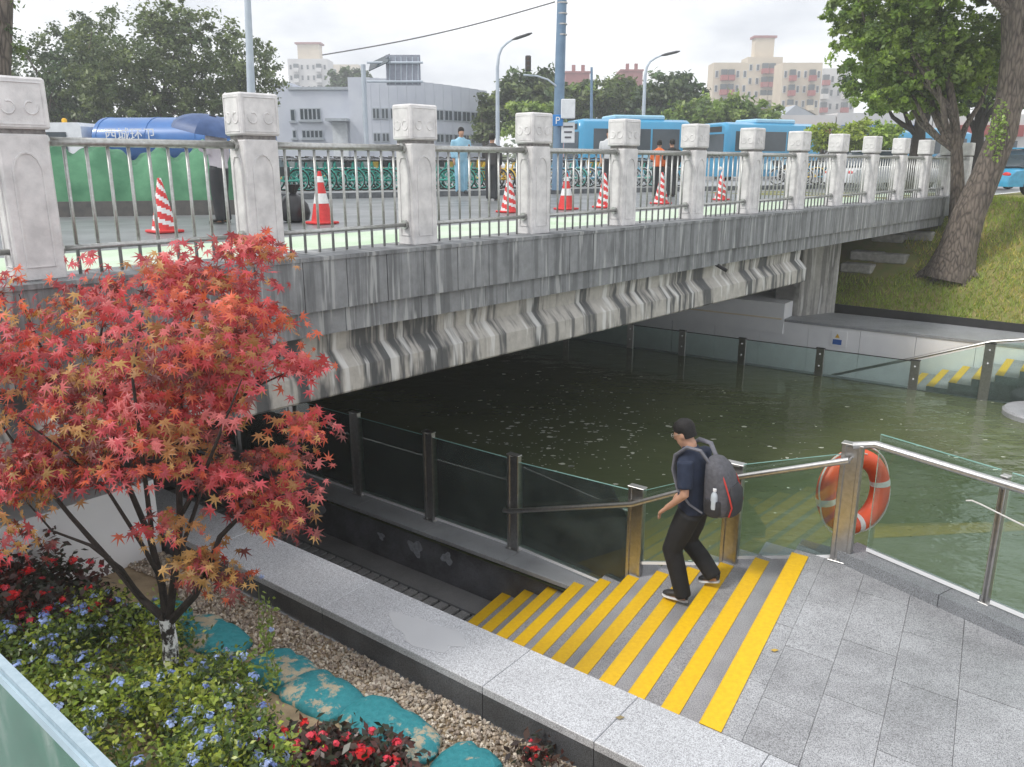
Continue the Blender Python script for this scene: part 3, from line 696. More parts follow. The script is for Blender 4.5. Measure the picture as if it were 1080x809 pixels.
# ================================================================== VEGETATION HELPERS
def unit(a): return a / (np.linalg.norm(a, axis=1, keepdims=True) + 1e-9)
def frames(n):                     # random in-plane axes for normals n (N,3)
    r = unit(rng.normal(size=n.shape)); a = unit(np.cross(n, r)); b = np.cross(n, a); return a, b
def leaf_quads(p, nrm, L, Wd, fold=.25):
    a, b = frames(unit(nrm)); n = unit(nrm); L = np.asarray(L).reshape(-1, 1); Wd = np.asarray(Wd).reshape(-1, 1)
    v = np.stack([p - a * L, p + b * Wd + n * Wd * fold - a * L * .1, p + a * L, p - b * Wd + n * Wd * fold - a * L * .1], axis=1)
    return v.reshape(-1, 3)
def in_ball(n, power=.5):
    d = unit(rng.normal(size=(n, 3))); return d * (rng.random((n, 1)) ** power)
M_leaf = leafmat('leaves'); M_leaf2 = leafmat('glossy leaves', .35, .2)
def bark_mat(name, c1, c2):
    m, t, n, b = newmat(name); b.inputs['Roughness'].default_value = .95
    p = pos(t, scale=(1, 1, .22)); f = noise(t, 16, 5, .6, p); g_ = noise(t, 3, 4, .6, pos(t))
    vo = n.new('ShaderNodeTexVoronoi'); vo.feature = 'DISTANCE_TO_EDGE'; vo.inputs['Scale'].default_value = 13; t.links.new(p, vo.inputs['Vector'])
    c = ramp(t, mth(t, 'ADD', mth(t, 'MULTIPLY', vo.outputs['Distance'], 1.6), mth(t, 'MULTIPLY', f, .5)), [(.18, c2), (.60, c1)])
    c = rgbmix(t, ramp(t, g_, [(.45, 0), (.7, .35)]), c, tuple(x * 1.5 for x in c1)); t.links.new(c, b.inputs['Base Color'])
    bump(t, b, mth(t, 'ADD', vo.outputs['Distance'], mth(t, 'MULTIPLY', f, .4)), 1.0, .05); return m
M_bark = bark_mat('bark', (.17, .14, .115), (.035, .028, .024))
M_bark2 = M('dark bark', (.045, .035, .03), (.02, .016, .014), scale=20, rough=.9, bmp=.6, bscale=40)
def crown_mesh(name, blobs, nclump, per, leaf, cols, spread=.2, power=.45, jit=.25, mat=None):
    """blobs: list of (centre, radii, weight). leaf clumps spread through the crown's volume"""
    ws = np.array([b[2] for b in blobs], float); ws /= ws.sum(); P_, N_, C = [], [], []
    cols = np.array(cols)
    for c, r, w in [(np.array(b[0]), np.array(b[1]), q) for b, q in zip(blobs, ws)]:
        nc = max(3, int(nclump * w)); off = in_ball(nc, power); cc = c + off * r
        rc = spread * r.min() * (.6 + .8 * rng.random((nc, 1)))
        base = cols[rng.integers(0, len(cols), nc)] * (1 - jit + 2 * jit * rng.random((nc, 1)))
        for i in range(nc):
            d = rng.normal(size=(per, 3)) * rc[i] * .62; d[:, 2] *= .7
            P_.append(cc[i] + d); N_.append(unit(off[i:i + 1] * .5 + rng.normal(size=(per, 3)) * .75 + np.array([[0, 0, .7]])))
            C.append(base[i] * (.75 + .5 * rng.random((per, 1))))
    p = np.concatenate(P_); n = np.concatenate(N_); col = np.concatenate(C)
    s = leaf * (.6 + .8 * rng.random(len(p)))
    return fast_mesh(name, leaf_quads(p, n, s, s * .55), 4, mat or M_leaf, col)
def bendy(a, b, n=6, amp=.1):
    a, b = Vector(a), Vector(b); L = (b - a).length; out = []
    ph = [random.uniform(0, 6) for _ in range(3)]
    for i in range(n + 1):
        t = i / n; q = a.lerp(b, t); w = math.sin(math.pi * t) * amp * L
        out.append(q + V(math.sin(ph[0] + 3 * t), math.sin(ph[1] + 3 * t), .4 * math.sin(ph[2] + 3 * t)) * w)
    out[0] = a; out[-1] = b; return out
def tree(name, label, base, blobs, trunk_r, nclump, per, leaf, cols, fork=.4, nlimb=6, group=None, trunk_pts=None, spread=.2, power=.45, bark=None, cat='tree'):
    base = Vector(base); t = thing(name, label, cat, base, group)
    top = Vector(blobs[0][0]); pts = trunk_pts or bendy(base, base.lerp(top, .85), 6, .04)
    nn = len(pts); rad = [trunk_r * (1.25 if i == 0 else 1 - .75 * i / (nn - 1)) for i in range(nn)]
    obj('trunk', MB().tube(pts, rad, 10), bark or M_bark, t, True)
    for i in range(nlimb):
        bl = blobs[i % len(blobs)]; tip = Vector(bl[0]) + Vector([bl[1][k] * random.uniform(-.7, .7) for k in range(3)])
        f_ = fork + (1 - fork) * random.random() * .6; st_ = pts[min(nn - 1, int(f_ * (nn - 1)))]
        lp = bendy(st_, tip, 5, .1); r0 = trunk_r * .45
        obj('limb', MB().tube(lp, [r0 * (1 - .8 * j / 5) for j in range(6)], 6), bark or M_bark, t, True)
    cm = crown_mesh('crown', [((Vector(b[0]) - base)[:], b[1], b[2]) for b in blobs], nclump, per, leaf, cols, spread, power)
    o = obj('crown', cm, None, t); o['kind'] = 'stuff'
    return t
# ------------------------------------------------------------------ the red maple
mp_base = P(182, 728, .52)
YM = mp_base.y
maple = thing('maple_tree', 'red leaved maple with a white painted trunk growing in the flower bed', 'tree', mp_base)
fk = D(176, 655, YM)
M_paint = None
m_, t_, n_, b_ = newmat('whitewashed bark'); f_ = noise(t_, 22, 5, .7, pos(t_, scale=(1, 1, .6)))
t_.links.new(ramp(t_, f_, [(.44, (.75, .76, .76)), (.54, (.03, .025, .022))]), b_.inputs['Base Color']); b_.inputs['Roughness'].default_value = .85
z1, z2 = .74, 1.09
def tp(z): f = (z - mp_base.z) / (fk.z - mp_base.z); return mp_base.lerp(fk, f) + V(.012 * math.sin(z * 9), .0, 0)
tk = obj('trunk', MB().tube([tp(.40), tp(.55), tp(.74), tp(.9), tp(1.09), fk + V(0, 0, .03)], [.07, .056, .05, .047, .046, .05], 12), M_bark2, maple, True)
obj('painted_band', MB().tube([tp(.745), tp(.9), tp(1.085)], [.053, .050, .049], 12), m_, tk, True)
brs = [[(176, 655, 0), (150, 632, .05), (120, 596, .1), (75, 545, .12), (30, 490, .15), (-10, 430, .1)],
       [(150, 632, .05), (128, 600, -.1), (95, 575, -.2), (55, 560, -.25), (20, 520, -.3)],
       [(176, 655, 0), (171, 618, .02), (158, 566, .1), (132, 505, .2), (112, 430, .25), (104, 370, .2), (110, 330, .2)],
       [(178, 655, 0), (184, 610, -.03), (190, 555, -.02), (188, 480, 0), (192, 400, .0), (200, 340, .05), (208, 310, .1)],
       [(180, 655, 0), (205, 628, -.1), (220, 600, -.12), (232, 566, -.12), (262, 535, -.15), (300, 522, -.15), (335, 512, -.12)],
       [(172, 615, .02), (150, 575, -.1), (115, 520, -.2), (60, 470, -.3), (20, 440, -.35)],
       [(188, 500, 0), (225, 450, -.05), (265, 410, -.05), (320, 385, .0)],
       [(184, 600, 0), (205, 540, .3), (230, 460, .5), (255, 390, .5), (262, 330, .45)],
       [(190, 545, 0), (215, 500, -.3), (235, 450, -.4), (255, 400, -.45)],
       [(132, 505, .2), (80, 430, .4), (40, 360, .5), (20, 310, .5)],
       [(160, 560, .1), (150, 480, -.3), (140, 400, -.5), (150, 330, -.45)]]
for bpts in brs:
    pts = [D(u, v, YM + dy) for u, v, dy in bpts]; n_ = len(pts); r0 = .030 if bpts[0][1] > 640 else .018
    obj('branch', MB().tube(pts, [r0 * (1 - .82 * i / (n_ - 1)) for i in range(n_)], 7), M_bark2, maple, True)
# sprays of palmate leaves
ang = [-130, -85, -42, 0, 42, 85, 130]; ln = [.42, .74, .95, 1.0, .95, .74, .42]
out = []
for i, (a, l) in enumerate(zip(ang, ln)):
    r_ = R(a); out.append((math.sin(r_) * l, math.cos(r_) * l, -.16 * l * l))
    if i < 6: h_ = R((a + ang[i + 1]) / 2); out.append((math.sin(h_) * .27, math.cos(h_) * .27, 0))
out = np.array([(0, -.10, 0)] + out[::1]); tri = []
for i in range(len(out)):
    tri += [(0, 0, .03), tuple(out[i]), tuple(out[(i + 1) % len(out)])]
LEAF = np.array(tri) ; NT = len(tri)
def DP(u, v, dy): return np.array(D(u, v, YM + dy))
blobs = [(DP(165, 365, .1), (.78, .75, .56), 95), (DP(60, 420, 0), (.52, .6, .58), 60), (DP(235, 350, .1), (.45, .55, .48), 45), (DP(150, 440, -.2), (.62, .5, .30), 42),
         (DP(40, 340, .2), (.45, .5, .34), 26), (DP(265, 262, .3), (.20, .2, .11), 9), (DP(160, 290, .2), (.50, .4, .18), 22), (DP(285, 535, -.12), (.27, .2, .13), 15), (DP(315, 515, -.12), (.10, .1, .04), 4),
         (DP(325, 382, 0), (.15, .12, .06), 6), (DP(320, 445, 0), (.14, .12, .08), 7), (DP(215, 592, -.15), (.13, .12, .09), 7), (DP(245, 610, -.15), (.06, .1, .06), 3), (DP(80, 490, -.2), (.32, .3, .10), 12), (DP(225, 490, -.2), (.3, .3, .12), 12), (DP(15, 500, -.3), (.22, .25, .22), 13), (DP(20, 560, -.35), (.1, .1, .1), 4), (DP(170, 550, -.2), (.24, .2, .06), 5), (DP(290, 480, 0), (.16, .14, .08), 7)]
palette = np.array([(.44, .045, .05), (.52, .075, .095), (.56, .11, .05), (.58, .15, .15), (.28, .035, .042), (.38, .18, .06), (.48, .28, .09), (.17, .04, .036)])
lp, ln_, lc, ls = [], [], [], []
for c, r, n in blobs:
    for i in range(int(n * 1.12)):
        d = in_ball(1, .42)[0]; s0 = c + d * np.array(r); 
        outw = np.array([s0[0] + 2.15, (s0[1] - YM) - .55, .2]); outw /= np.linalg.norm(outw)
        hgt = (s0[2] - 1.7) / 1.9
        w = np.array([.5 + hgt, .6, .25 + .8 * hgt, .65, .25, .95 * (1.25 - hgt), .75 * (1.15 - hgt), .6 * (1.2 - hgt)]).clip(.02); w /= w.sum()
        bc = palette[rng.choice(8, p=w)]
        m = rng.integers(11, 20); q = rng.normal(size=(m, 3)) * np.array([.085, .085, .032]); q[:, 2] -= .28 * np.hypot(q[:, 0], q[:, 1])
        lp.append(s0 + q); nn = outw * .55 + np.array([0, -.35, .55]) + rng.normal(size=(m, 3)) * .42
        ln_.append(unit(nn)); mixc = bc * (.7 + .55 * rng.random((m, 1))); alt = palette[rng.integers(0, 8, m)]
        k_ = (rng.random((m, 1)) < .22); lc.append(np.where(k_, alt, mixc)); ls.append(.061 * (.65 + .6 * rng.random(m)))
lp, ln_, lc, ls = map(np.concatenate, (lp, ln_, lc, ls))
dw = q = None
# in-plane axis: tips droop outward/down
down = np.tile(np.array([[0, -.1, -1.]]), (len(lp), 1)) + rng.normal(size=lp.shape) * .8
ya = unit(down - ln_ * (down * ln_).sum(1, keepdims=True)); xa = np.cross(ya, ln_)
order = np.argsort(lp[:, 1] - 1.2 * ls); big = order[:290]; rest = order[290:]
rel = lp[rest] - np.array(mp_base)
vv = rel[:, None, :] + ls[rest][:, None, None] * (LEAF[None, :, 0:1] * xa[rest][:, None, :] + LEAF[None, :, 1:2] * ya[rest][:, None, :] + LEAF[None, :, 2:3] * ln_[rest][:, None, :])
o = obj('foliage', fast_mesh('foliage', vv.reshape(-1, 3), 3, M_leaf, np.repeat(lc[rest], NT // 3, axis=0)), None, maple); o['kind'] = 'stuff'
lms = [fast_mesh('leaf', LEAF, 3, M_leaf, np.tile(c * k_, (NT // 3, 1))) for c in palette for k_ in (.8, 1.1)]
for i in big:
    o = bpy.data.objects.new('leaf', lms[int(np.argmin(((np.array([c * k_ for c in palette for k_ in (.8, 1.1)]) - lc[i]) ** 2).sum(1)))]); COL.objects.link(o)
    Mx = Matrix((xa[i], ya[i], ln_[i])).transposed(); o.rotation_euler = Mx.to_euler(); o.scale = (ls[i],) * 3
    o.location = Vector(lp[i]) - mp_base; o.parent = maple
# ------------------------------------------------------------------ flower bed
def bush(name, label, pts_poly, zf, n, leaf, cols, hmax, cat='plant', mat=None, stem=True, nclump=130, clump=.09):
    c = sum(pts_poly, V(0, 0, 0)) / len(pts_poly)
    x0, x1 = min(p.x for p in pts_poly), max(p.x for p in pts_poly); y0, y1 = min(p.y for p in pts_poly), max(p.y for p in pts_poly)
    def inside(x, y):
        s = False; m = len(pts_poly)
        for i in range(m):
            a, b = pts_poly[i], pts_poly[(i + 1) % m]
            if (a.y > y) != (b.y > y) and x < (b.x - a.x) * (y - a.y) / (b.y - a.y) + a.x: s = not s
        return s
    t = thing(name, label, cat, V(c.x, c.y, zf(c.x, c.y))); base = np.array(t.location)
    cl = []
    while len(cl) < nclump:
        x, y = random.uniform(x0, x1), random.uniform(y0, y1)
        if inside(x, y):
            e = min((V(x, y, 0) - V(p.x, p.y, 0)).length for p in pts_poly)
            tdist = math.hypot(x + 2.40, (y - 4.78) * .8); cl.append((x, y, zf(x, y) + hmax * (random.uniform(.12, .75) + .3 * random.random() ** 4) * min(1, .55 + e) * min(1, max(.25, tdist / .55))))
    cl = np.array(cl); idx = rng.integers(0, nclump, n); p = cl[idx] + rng.normal(size=(n, 3)) * np.array([clump, clump, clump * .7])
    cols = np.array(cols); cc = cols[rng.integers(0, len(cols), nclump)][idx] * (.65 + .7 * rng.random((n, 1)))
    nn = rng.normal(size=(n, 3)) * .55 + np.array([0, -.2, .9]); s = leaf * (.6 + .8 * rng.random(n))
    o = obj('leaves', fast_mesh('leaves', leaf_quads(p - base, nn, s, s * .5), 4, mat or M_leaf2, cc), None, t); o['kind'] = 'stuff'
    if stem:
        sm = MB()
        for i in range(0, nclump, 3):
            q = V(*cl[i]); g0 = V(q.x + random.uniform(-.08, .08), q.y + random.uniform(-.08, .08), zf(q.x, q.y) - .02)
            sm.tube([g0, g0.lerp(q, .5) + V(.01, 0, 0), q], [.005, .004, .002], 4)
        obj('stems', sm, M('stem green', (.10, .13, .04), (.07, .05, .03)), t)['kind'] = 'stuff'
    return t, cl
def flower_mesh(name, col, n, r, petal):
    p = in_ball(n, .5) * r; p[:, 2] = np.abs(p[:, 2]) * .8; nn = unit(p + np.array([0, 0, .3 * r]))
    c = np.array(col) * (.7 + .6 * rng.random((n, 1)))
    return fast_mesh(name, leaf_quads(p, nn, np.full(n, petal), np.full(n, petal * .8), .1), 4, M_leaf, c)
bb = [P(60, 830, .6), P(-30, 740, .62), P(45, 695, .62), P(110, 650, .6), P(180, 655, .6), P(235, 700, .6), P(275, 740, .6), P(300, 812, .6), P(320, 900, .6), P(150, 960, .6)]
bushb, cl = bush('plumbago_bush', 'leafy yellow green bush with pale blue flowers around the maple trunk', bb, garden_z, 21000, .020, [(.22, .29, .036), (.15, .22, .03), (.075, .125, .023), (.04, .07, .018), (.30, .35, .05)], .40, 'bush', nclump=420, clump=.06)
fms = [flower_mesh('flower_head', (.34, .45, .82), 34, .042, .011), flower_mesh('flower_head', (.42, .52, .86), 26, .036, .011), flower_mesh('flower_head', (.24, .32, .70), 28, .034, .010)]
top = [q for q in cl if q[2] > garden_z(q[0], q[1]) + .10]; random.shuffle(top)
for q in top[:150]:
    inst('flower_head', random.choice(fms), (q[0], q[1], q[2] + .06), bushb, random.uniform(0, 6), (random.uniform(.6, 1.2),) * 3, (random.uniform(-.5, .5), random.uniform(-.5, .5), random.uniform(0, 6)))
def begonia(label, poly, n, hmax, nfl, nclump, big=1.0):
    t, cl = bush('begonia_clump', label, poly, garden_z, n, .032, [(.035, .022, .018), (.06, .03, .02), (.03, .035, .02), (.09, .03, .025)], hmax, 'flowers', M_leaf2, False, nclump, .07)
    t['group'] = 'red begonia clumps in the bed'
    fm = [flower_mesh('blossom', (.66, .03, .035), 16, .032, .017), flower_mesh('blossom', (.72, .06, .10), 12, .026, .016)]
    q_ = sorted(cl.tolist(), key=lambda q: -q[2])[:nfl]
    for q in q_: inst('blossom', random.choice(fm), (q[0] + random.uniform(-.04, .04), q[1] + random.uniform(-.04, .04), q[2] + .05), t, 0, (big * random.uniform(.7, 1.2),) * 3, (random.uniform(-.4, .4), random.uniform(-.4, .4), random.uniform(0, 6)))
begonia('large dark leaved clump with many red flowers left of the maple', [P(-40, 700, .75), P(-60, 600, .75), P(30, 590, .75), P(105, 612, .75), P(125, 660, .75), P(60, 700, .75)], 4200, .50, 115, 150, 1.15)
begonia('red flowered clump in front of the teal sandbags at the bottom edge', [P(270, 830, .62), P(310, 782, .62), P(350, 772, .62), P(420, 790, .62), P(430, 830, .62)], 1500, .26, 34, 50, 1.1)
begonia('tiny sprig of red flowers at the foot of the granite curb', [P(555, 812, .5), P(560, 795, .5), P(578, 797, .5), P(580, 815, .5)], 160, .16, 9, 10, .7)
begonia('small red flower patch between the blue flowers and the glass panel', [P(30, 720, .7), P(20, 690, .7), P(50, 680, .7), P(60, 705, .7)], 240, .3, 9, 10)
# slender weeds beside the curb
for (u, v, hh, lab) in ((283, 690, .62, 'tall slender weed rising in front of the granite curb'), (292, 735, .5, 'thin leafy weed at the right edge of the blue flower bush')):
    b0 = P(u, v, .5); wd = thing('weed', lab, 'plant', b0); 
    sm = MB(); lpts = []
    for i in range(5):
        tip = b0 + V(random.uniform(-.07, .07), random.uniform(-.05, .05), hh * random.uniform(.65, 1)); sm.tube(bendy(b0, tip, 4, .06), [.005, .004, .003, .002, .0015], 4)
        for j in range(16): lpts.append(b0.lerp(tip, random.uniform(.25, 1)) + V(random.uniform(-.05, .05), random.uniform(-.05, .05), 0))
    obj('stem', sm, M_leaf if False else M('weed stem', (.2, .26, .06)), wd)
    a = np.array([p[:] for p in lpts]) - np.array(b0); s = .020 * (.6 + .8 * rng.random(len(a)))
    obj('leaves', fast_mesh('leaves', leaf_quads(a, rng.normal(size=a.shape) * .6 + np.array([0, -.3, .8]), s, s * .45), 4, M_leaf2, np.array([(.22, .30, .05)]) * (.7 + .6 * rng.random((len(a), 1)))), None, wd)['kind'] = 'stuff'
    inst('flower_head', fms[1], b0 + V(0, 0, hh + .02), wd, 0, (.7,) * 3)
# sandbags
M_bag, t_, n_, b_ = newmat('teal sandbag'); f_ = noise(t_, 4.5, 9, .72, pos(t_)); w_ = noise(t_, 25, 4, .6, pos(t_))
t_.links.new(rgbmix(t_, ramp(t_, f_, [(.53, 0), (.585, .85)]), ramp(t_, w_, [(.3, (.012, .17, .20)), (.7, (.03, .24, .27))]), (.46, .36, .24)), b_.inputs['Base Color']); b_.inputs['Roughness'].default_value = .7; bump(t_, b_, w_, .6, .02)
bags = [(222, 668, .72, -.28, 'teal sandbag beside the maple trunk, farthest up the row'), (338, 728, .62, 0, 'dusty teal sandbag half covered in sand in the middle of the row'), (410, 764, .78, 0, 'bright teal sandbag in front of the red flowers'), (296, 703, .55, 0, 'sand covered teal bag between the flower bush and the gravel'), (490, 806, .4, 0, 'small sandy teal bag at the lower right end of the row'), (170, 645, .45, 0, 'teal bag mostly hidden behind the maple trunk and leaves')]
for u, v, L, dr_, lab in bags:
    c = P(u, v, .58); c.z = garden_z(c.x, c.y) + .035; g = MB(); rings = []
    for i in range(13):
        t0 = -1 + 2 * i / 12; w = max(.05, (1 - abs(t0) ** 5)) ; rings.append([V(t0 * L / 2, .200 * (w ** .5) * math.copysign(abs(math.cos(a)) ** .7, math.cos(a)) * (1 + .05 * math.sin(9 * t0)), .066 * (w ** .6) * math.copysign(abs(math.sin(a)) ** .8, math.sin(a)) + .006 * math.sin(14 * t0 + 3 * a)) for a in [2 * math.pi * j / 16 for j in range(16)]])
    g.loft(rings); o = obj('sandbag', g, M_bag, None, True, True); o.location = c; o.rotation_euler = (random.uniform(-.05, .05), .02, CRZ + R(180) + random.uniform(-.12, .05))
    tag(o, lab, 'sandbag', 'sandbags along the gravel strip')
# gravel strip
ico = [V(*p) for p in ((0, 0, 1), (.9, 0, .2), (.2, .85, .3), (-.8, .45, .1), (-.6, -.65, .2), (.35, -.85, .1), (0, 0, -1))]
itri = [(0, 1, 2), (0, 2, 3), (0, 3, 4), (0, 4, 5), (0, 5, 1), (6, 2, 1), (6, 3, 2), (6, 4, 3), (6, 5, 4), (6, 1, 5)]
T = np.array([[ico[i][:] for i in f] for f in itri]).reshape(-1, 3)
NG = 9000; cq = rng.uniform(-.6, 5.2, NG); mq = -.55 - .42 * rng.random(NG) ** 1.15 * (1 + .25 * np.sin(cq * 2.3))
gx = O.x + C_.x * cq + M_.x * mq; gy = O.y + C_.y * cq + M_.y * mq
s = .0135 * (.5 + rng.random(NG) ** 1.6 * 1.3); gz = .51 + .012 * rng.random(NG)
q = unit(rng.normal(size=(NG, 3))); a_, b_ = frames(q)
sc3 = (.6 + .7 * rng.random((NG, 3))) * s[:, None]
tv = np.stack([gx, gy, gz], 1)[:, None, :] + T[None, :, 0:1] * (a_ * sc3[:, 0:1])[:, None, :] + T[None, :, 1:2] * (b_ * sc3[:, 1:2])[:, None, :] + T[None, :, 2:3] * (q * sc3[:, 2:3] * .8)[:, None, :]
gc = np.array([(.50, .42, .32), (.36, .29, .22), (.60, .54, .45), (.26, .21, .17), (.42, .36, .30)])[rng.integers(0, 5, NG)] * (.7 + .5 * rng.random((NG, 1)))
m_, t_, n_, b_ = newmat('gravel stones'); a_ = n_.new('ShaderNodeAttribute'); a_.attribute_name = 'tint'; t_.links.new(a_.outputs['Color'], b_.inputs['Base Color']); b_.inputs['Roughness'].default_value = .7
tag(obj('gravel', fast_mesh('gravel', tv.reshape(-1, 3), 3, m_, np.repeat(gc, 10, axis=0)), None), 'strip of small tan gravel along the foot of the granite curb', 'gravel', None, 'stuff')
# corner glass balustrade by the viewer
tb = thing('terrace_balustrade', 'metal edged green glass panel with painted sky reflection in the bottom left corner', 'railing', V(-1.2, 1.5, 2.1))
ga, gb_ = P(0, 697, 3.2), P(112, 808, 3.2); gd = (gb_ - ga).normalized(); gl0, gl1 = ga - gd * 1.2, gb_ + gd * .25; gn = V(-gd.y, gd.x, 0)
m_, t_, n_, b_ = newmat('corner glass painted reflection'); f_ = noise(t_, 5, 6, .7, pos(t_, scale=(1, 1, .5)))
t_.links.new(ramp(t_, f_, [(.35, (.015, .17, .095)), (.5, (.04, .23, .14)), (.66, (.30, .44, .37))]), b_.inputs['Base Color']); b_.inputs['Roughness'].default_value = .15; b_.inputs['Transmission Weight'].default_value = .35  # pale end of the green ramp paints in reflected sky
obj('glass_pane', MB().extrude([-gn * .006, gn * .006, gn * .006 + V(0, 0, 1.03), -gn * .006 + V(0, 0, 1.03)], gl0 - V(0, 0, 1.06), gl1 - V(0, 0, 1.06)), m_, tb)
obj('top_profile', MB().extrude([-gn * .007 + V(0, 0, -.03), gn * .009 + V(0, 0, -.03), gn * .009 + V(0, 0, 0), -gn * .007], gl0, gl1), M('pale metal profile', (.42, .52, .58), (.34, .44, .50), scale=60, rough=.35, metal=.4), tb)
obj('gasket', MB().extrude([-gn * .012 + V(0, 0, -.030), -gn * .0072 + V(0, 0, -.030), -gn * .0072 + V(0, 0, -.012), -gn * .012 + V(0, 0, -.012)], gl0, gl1), M('pale gasket', (.45, .58, .66)), tb)
# ------------------------------------------------------------------ lawn grass on the far slope
NGR = 42000
ss = rng.uniform(-1.0, 14, NGR); qq = rng.uniform(.03, 5.0, NGR) ; px = EA.x + Ed.x * ss + En.x * qq; py = EA.y + Ed.y * ss + En.y * qq
pz = np.array([emb_z(a, b) for a, b in zip(px, py)])
keep = ~((qq > 1.0) & (ss < 1.6 + .3 * np.sin(5 * qq))) ; px, py, pz = px[keep], py[keep], pz[keep]; n = len(px)
h = .105 * (.5 + 1.1 * rng.random(n)); az = rng.random(n) * 6.28; wv = np.stack([np.cos(az), np.sin(az), np.zeros(n)], 1) * .014
ln0 = rng.normal(size=(n, 3)) * .45; ln0[:, 2] = 1; b0 = np.stack([px, py, pz], 1); tp_ = b0 + ln0 * h[:, None]
patch = .5 + .5 * np.sin(px * 1.3 + 2 * np.sin(py * .9)) 
gcol = np.where((rng.random((n, 1)) < .45 * patch[:, None]), np.array([[.52, .46, .14]]), np.array([[.28, .36, .06]])) * (.7 + .6 * rng.random((n, 1)))
tag(obj('grass', fast_mesh('grass', np.stack([b0 - wv, b0 + wv, tp_], 1).reshape(-1, 3), 3, M_leaf, gcol), None), 'yellow green grass growing on the far bank slope', 'grass', None, 'stuff')
# ------------------------------------------------------------------ foam flecks on the river
nf = 620; fv = []; 
cu = np.where(rng.random(nf) < .75, rng.normal(600, 62, nf), rng.uniform(430, 1070, nf)); cv = np.where(rng.random(nf) < .75, rng.normal(455, 27, nf), rng.uniform(395, 600, nf))
foam = MB(); 
for u, v in zip(cu, cv):
    if v < 372: continue
    p = P(u, v, WZ + .004)
    if (p - O).dot(M_) < 3.1: continue
    r0 = .012 + .045 * random.random() ** 3; k = random.randint(5, 8); a0 = random.random() * 6
    el = random.uniform(.35, 1)
    foam.add([p + V(math.cos(a0 + 6.283 * i / k) * r0 * random.uniform(.6, 1.3), math.sin(a0 + 6.283 * i / k) * r0 * el * random.uniform(.6, 1.3), 0) for i in range(k)], [tuple(range(k))])
tag(obj('foam_flecks', foam, M('river foam', (.62, .64, .55), (.45, .46, .36), scale=40, rough=.8)), 'pale foam flecks and debris floating on the dark river', 'foam', None, 'stuff')

# ================================================================== PEOPLE
M_skin = M('skin', (.52, .30, .20), (.46, .25, .17), scale=12, rough=.55)
M_hair = M('black hair', (.010, .009, .009), (.02, .018, .018), scale=60, rough=.55, bmp=.6, bscale=120, spec=.25)
def fused(name, mb, voxel, mats, parent, smooth=4):
    tmp = bpy.data.objects.new('tmp', mb.mesh('tmp')); COL.objects.link(tmp)
    md = tmp.modifiers.new('r', 'REMESH'); md.mode = 'VOXEL'; md.voxel_size = voxel
    sm = tmp.modifiers.new('s', 'SMOOTH'); sm.iterations = smooth; sm.factor = .5
    dg = bpy.context.evaluated_depsgraph_get(); me = bpy.data.meshes.new_from_object(tmp.evaluated_get(dg)); me.name = name
    bpy.data.objects.remove(tmp, do_unlink=True)
    me.materials.clear(); setmats(me, mats); me.polygons.foreach_set('use_smooth', [True] * len(me.polygons)); me.update()
    o = bpy.data.objects.new(name, me); COL.objects.link(o); o.parent = parent; return o
def ering(c, a, b, tilt=0, n=16):     # horizontal elliptical section: a fore-aft, b sideways
    return [Vector(c) + V(a * math.cos(2 * math.pi * i / n), b * math.sin(2 * math.pi * i / n), -math.sin(tilt) * a * math.cos(2 * math.pi * i / n)) for i in range(n)]
def hand(mb, wrist, fore, sgn):
    w = Vector(wrist); f = Vector(fore).normalized(); side = V(0, 0, 1).cross(f); side = side.normalized() if side.length > .01 else V(1, 0, 0); pal = f.cross(side)
    mb.tube([w - f * .02, w + f * .03, w + f * .085], [.024, .036, .034], 10, 0, False, .55)
    for j, (o_, L) in enumerate(((-.028, .058), (-.010, .070), (.009, .066), (.027, .052))):
        a = w + f * .08 + side * o_; mb.tube([a, a + f * L * .5 - pal * .006, a + f * L * .8 - pal * .028, a + f * L * .85 - pal * .045], [.0095, .009, .008, .007], 6)
    a = w + f * .025 - side * .03 * sgn; mb.tube([a, a - side * .02 * sgn + f * .03, a - side * .018 * sgn + f * .06 - pal * .015], [.012, .011, .009], 6)
def head(mb, c, pitch=0.0, s=1.0):
    c = Vector(c); Rm = Matrix.Rotation(pitch, 3, 'Y')
    def T(x, y, z): return c + Rm @ V(x * s, y * s, z * s)
    rings = []
    for z, ax, bx, ox in ((-.118, .030, .028, .045), (-.10, .052, .045, .030), (-.07, .072, .060, .016), (-.03, .086, .068, .006), (.02, .095, .073, -.002), (.06, .092, .072, -.006), (.09, .074, .060, -.008), (.112, .040, .034, -.008), (.118, .01, .01, -.008)):
        rings.append([T(ox + ax * math.cos(2 * math.pi * i / 16), bx * math.sin(2 * math.pi * i / 16), z) for i in range(16)])
    mb.loft(rings)
    mb.tube([T(.085, 0, .02), T(.105, 0, -.012), T(.116, 0, -.028), T(.092, 0, -.036)], [.008, .011, .014, .008], 8)     # nose
    for y in (-1, 1):
        mb.ell(T(-.005, y * .076, -.005), (.022 * s, .009 * s, .032 * s), 10, 6)
        mb.ell(T(.082, y * .03, .012), (.010 * s, .018 * s, .010 * s), 8, 6)
    mb.ell(T(.088, 0, -.066), (.012 * s, .024 * s, .008 * s), 8, 6)
    return T
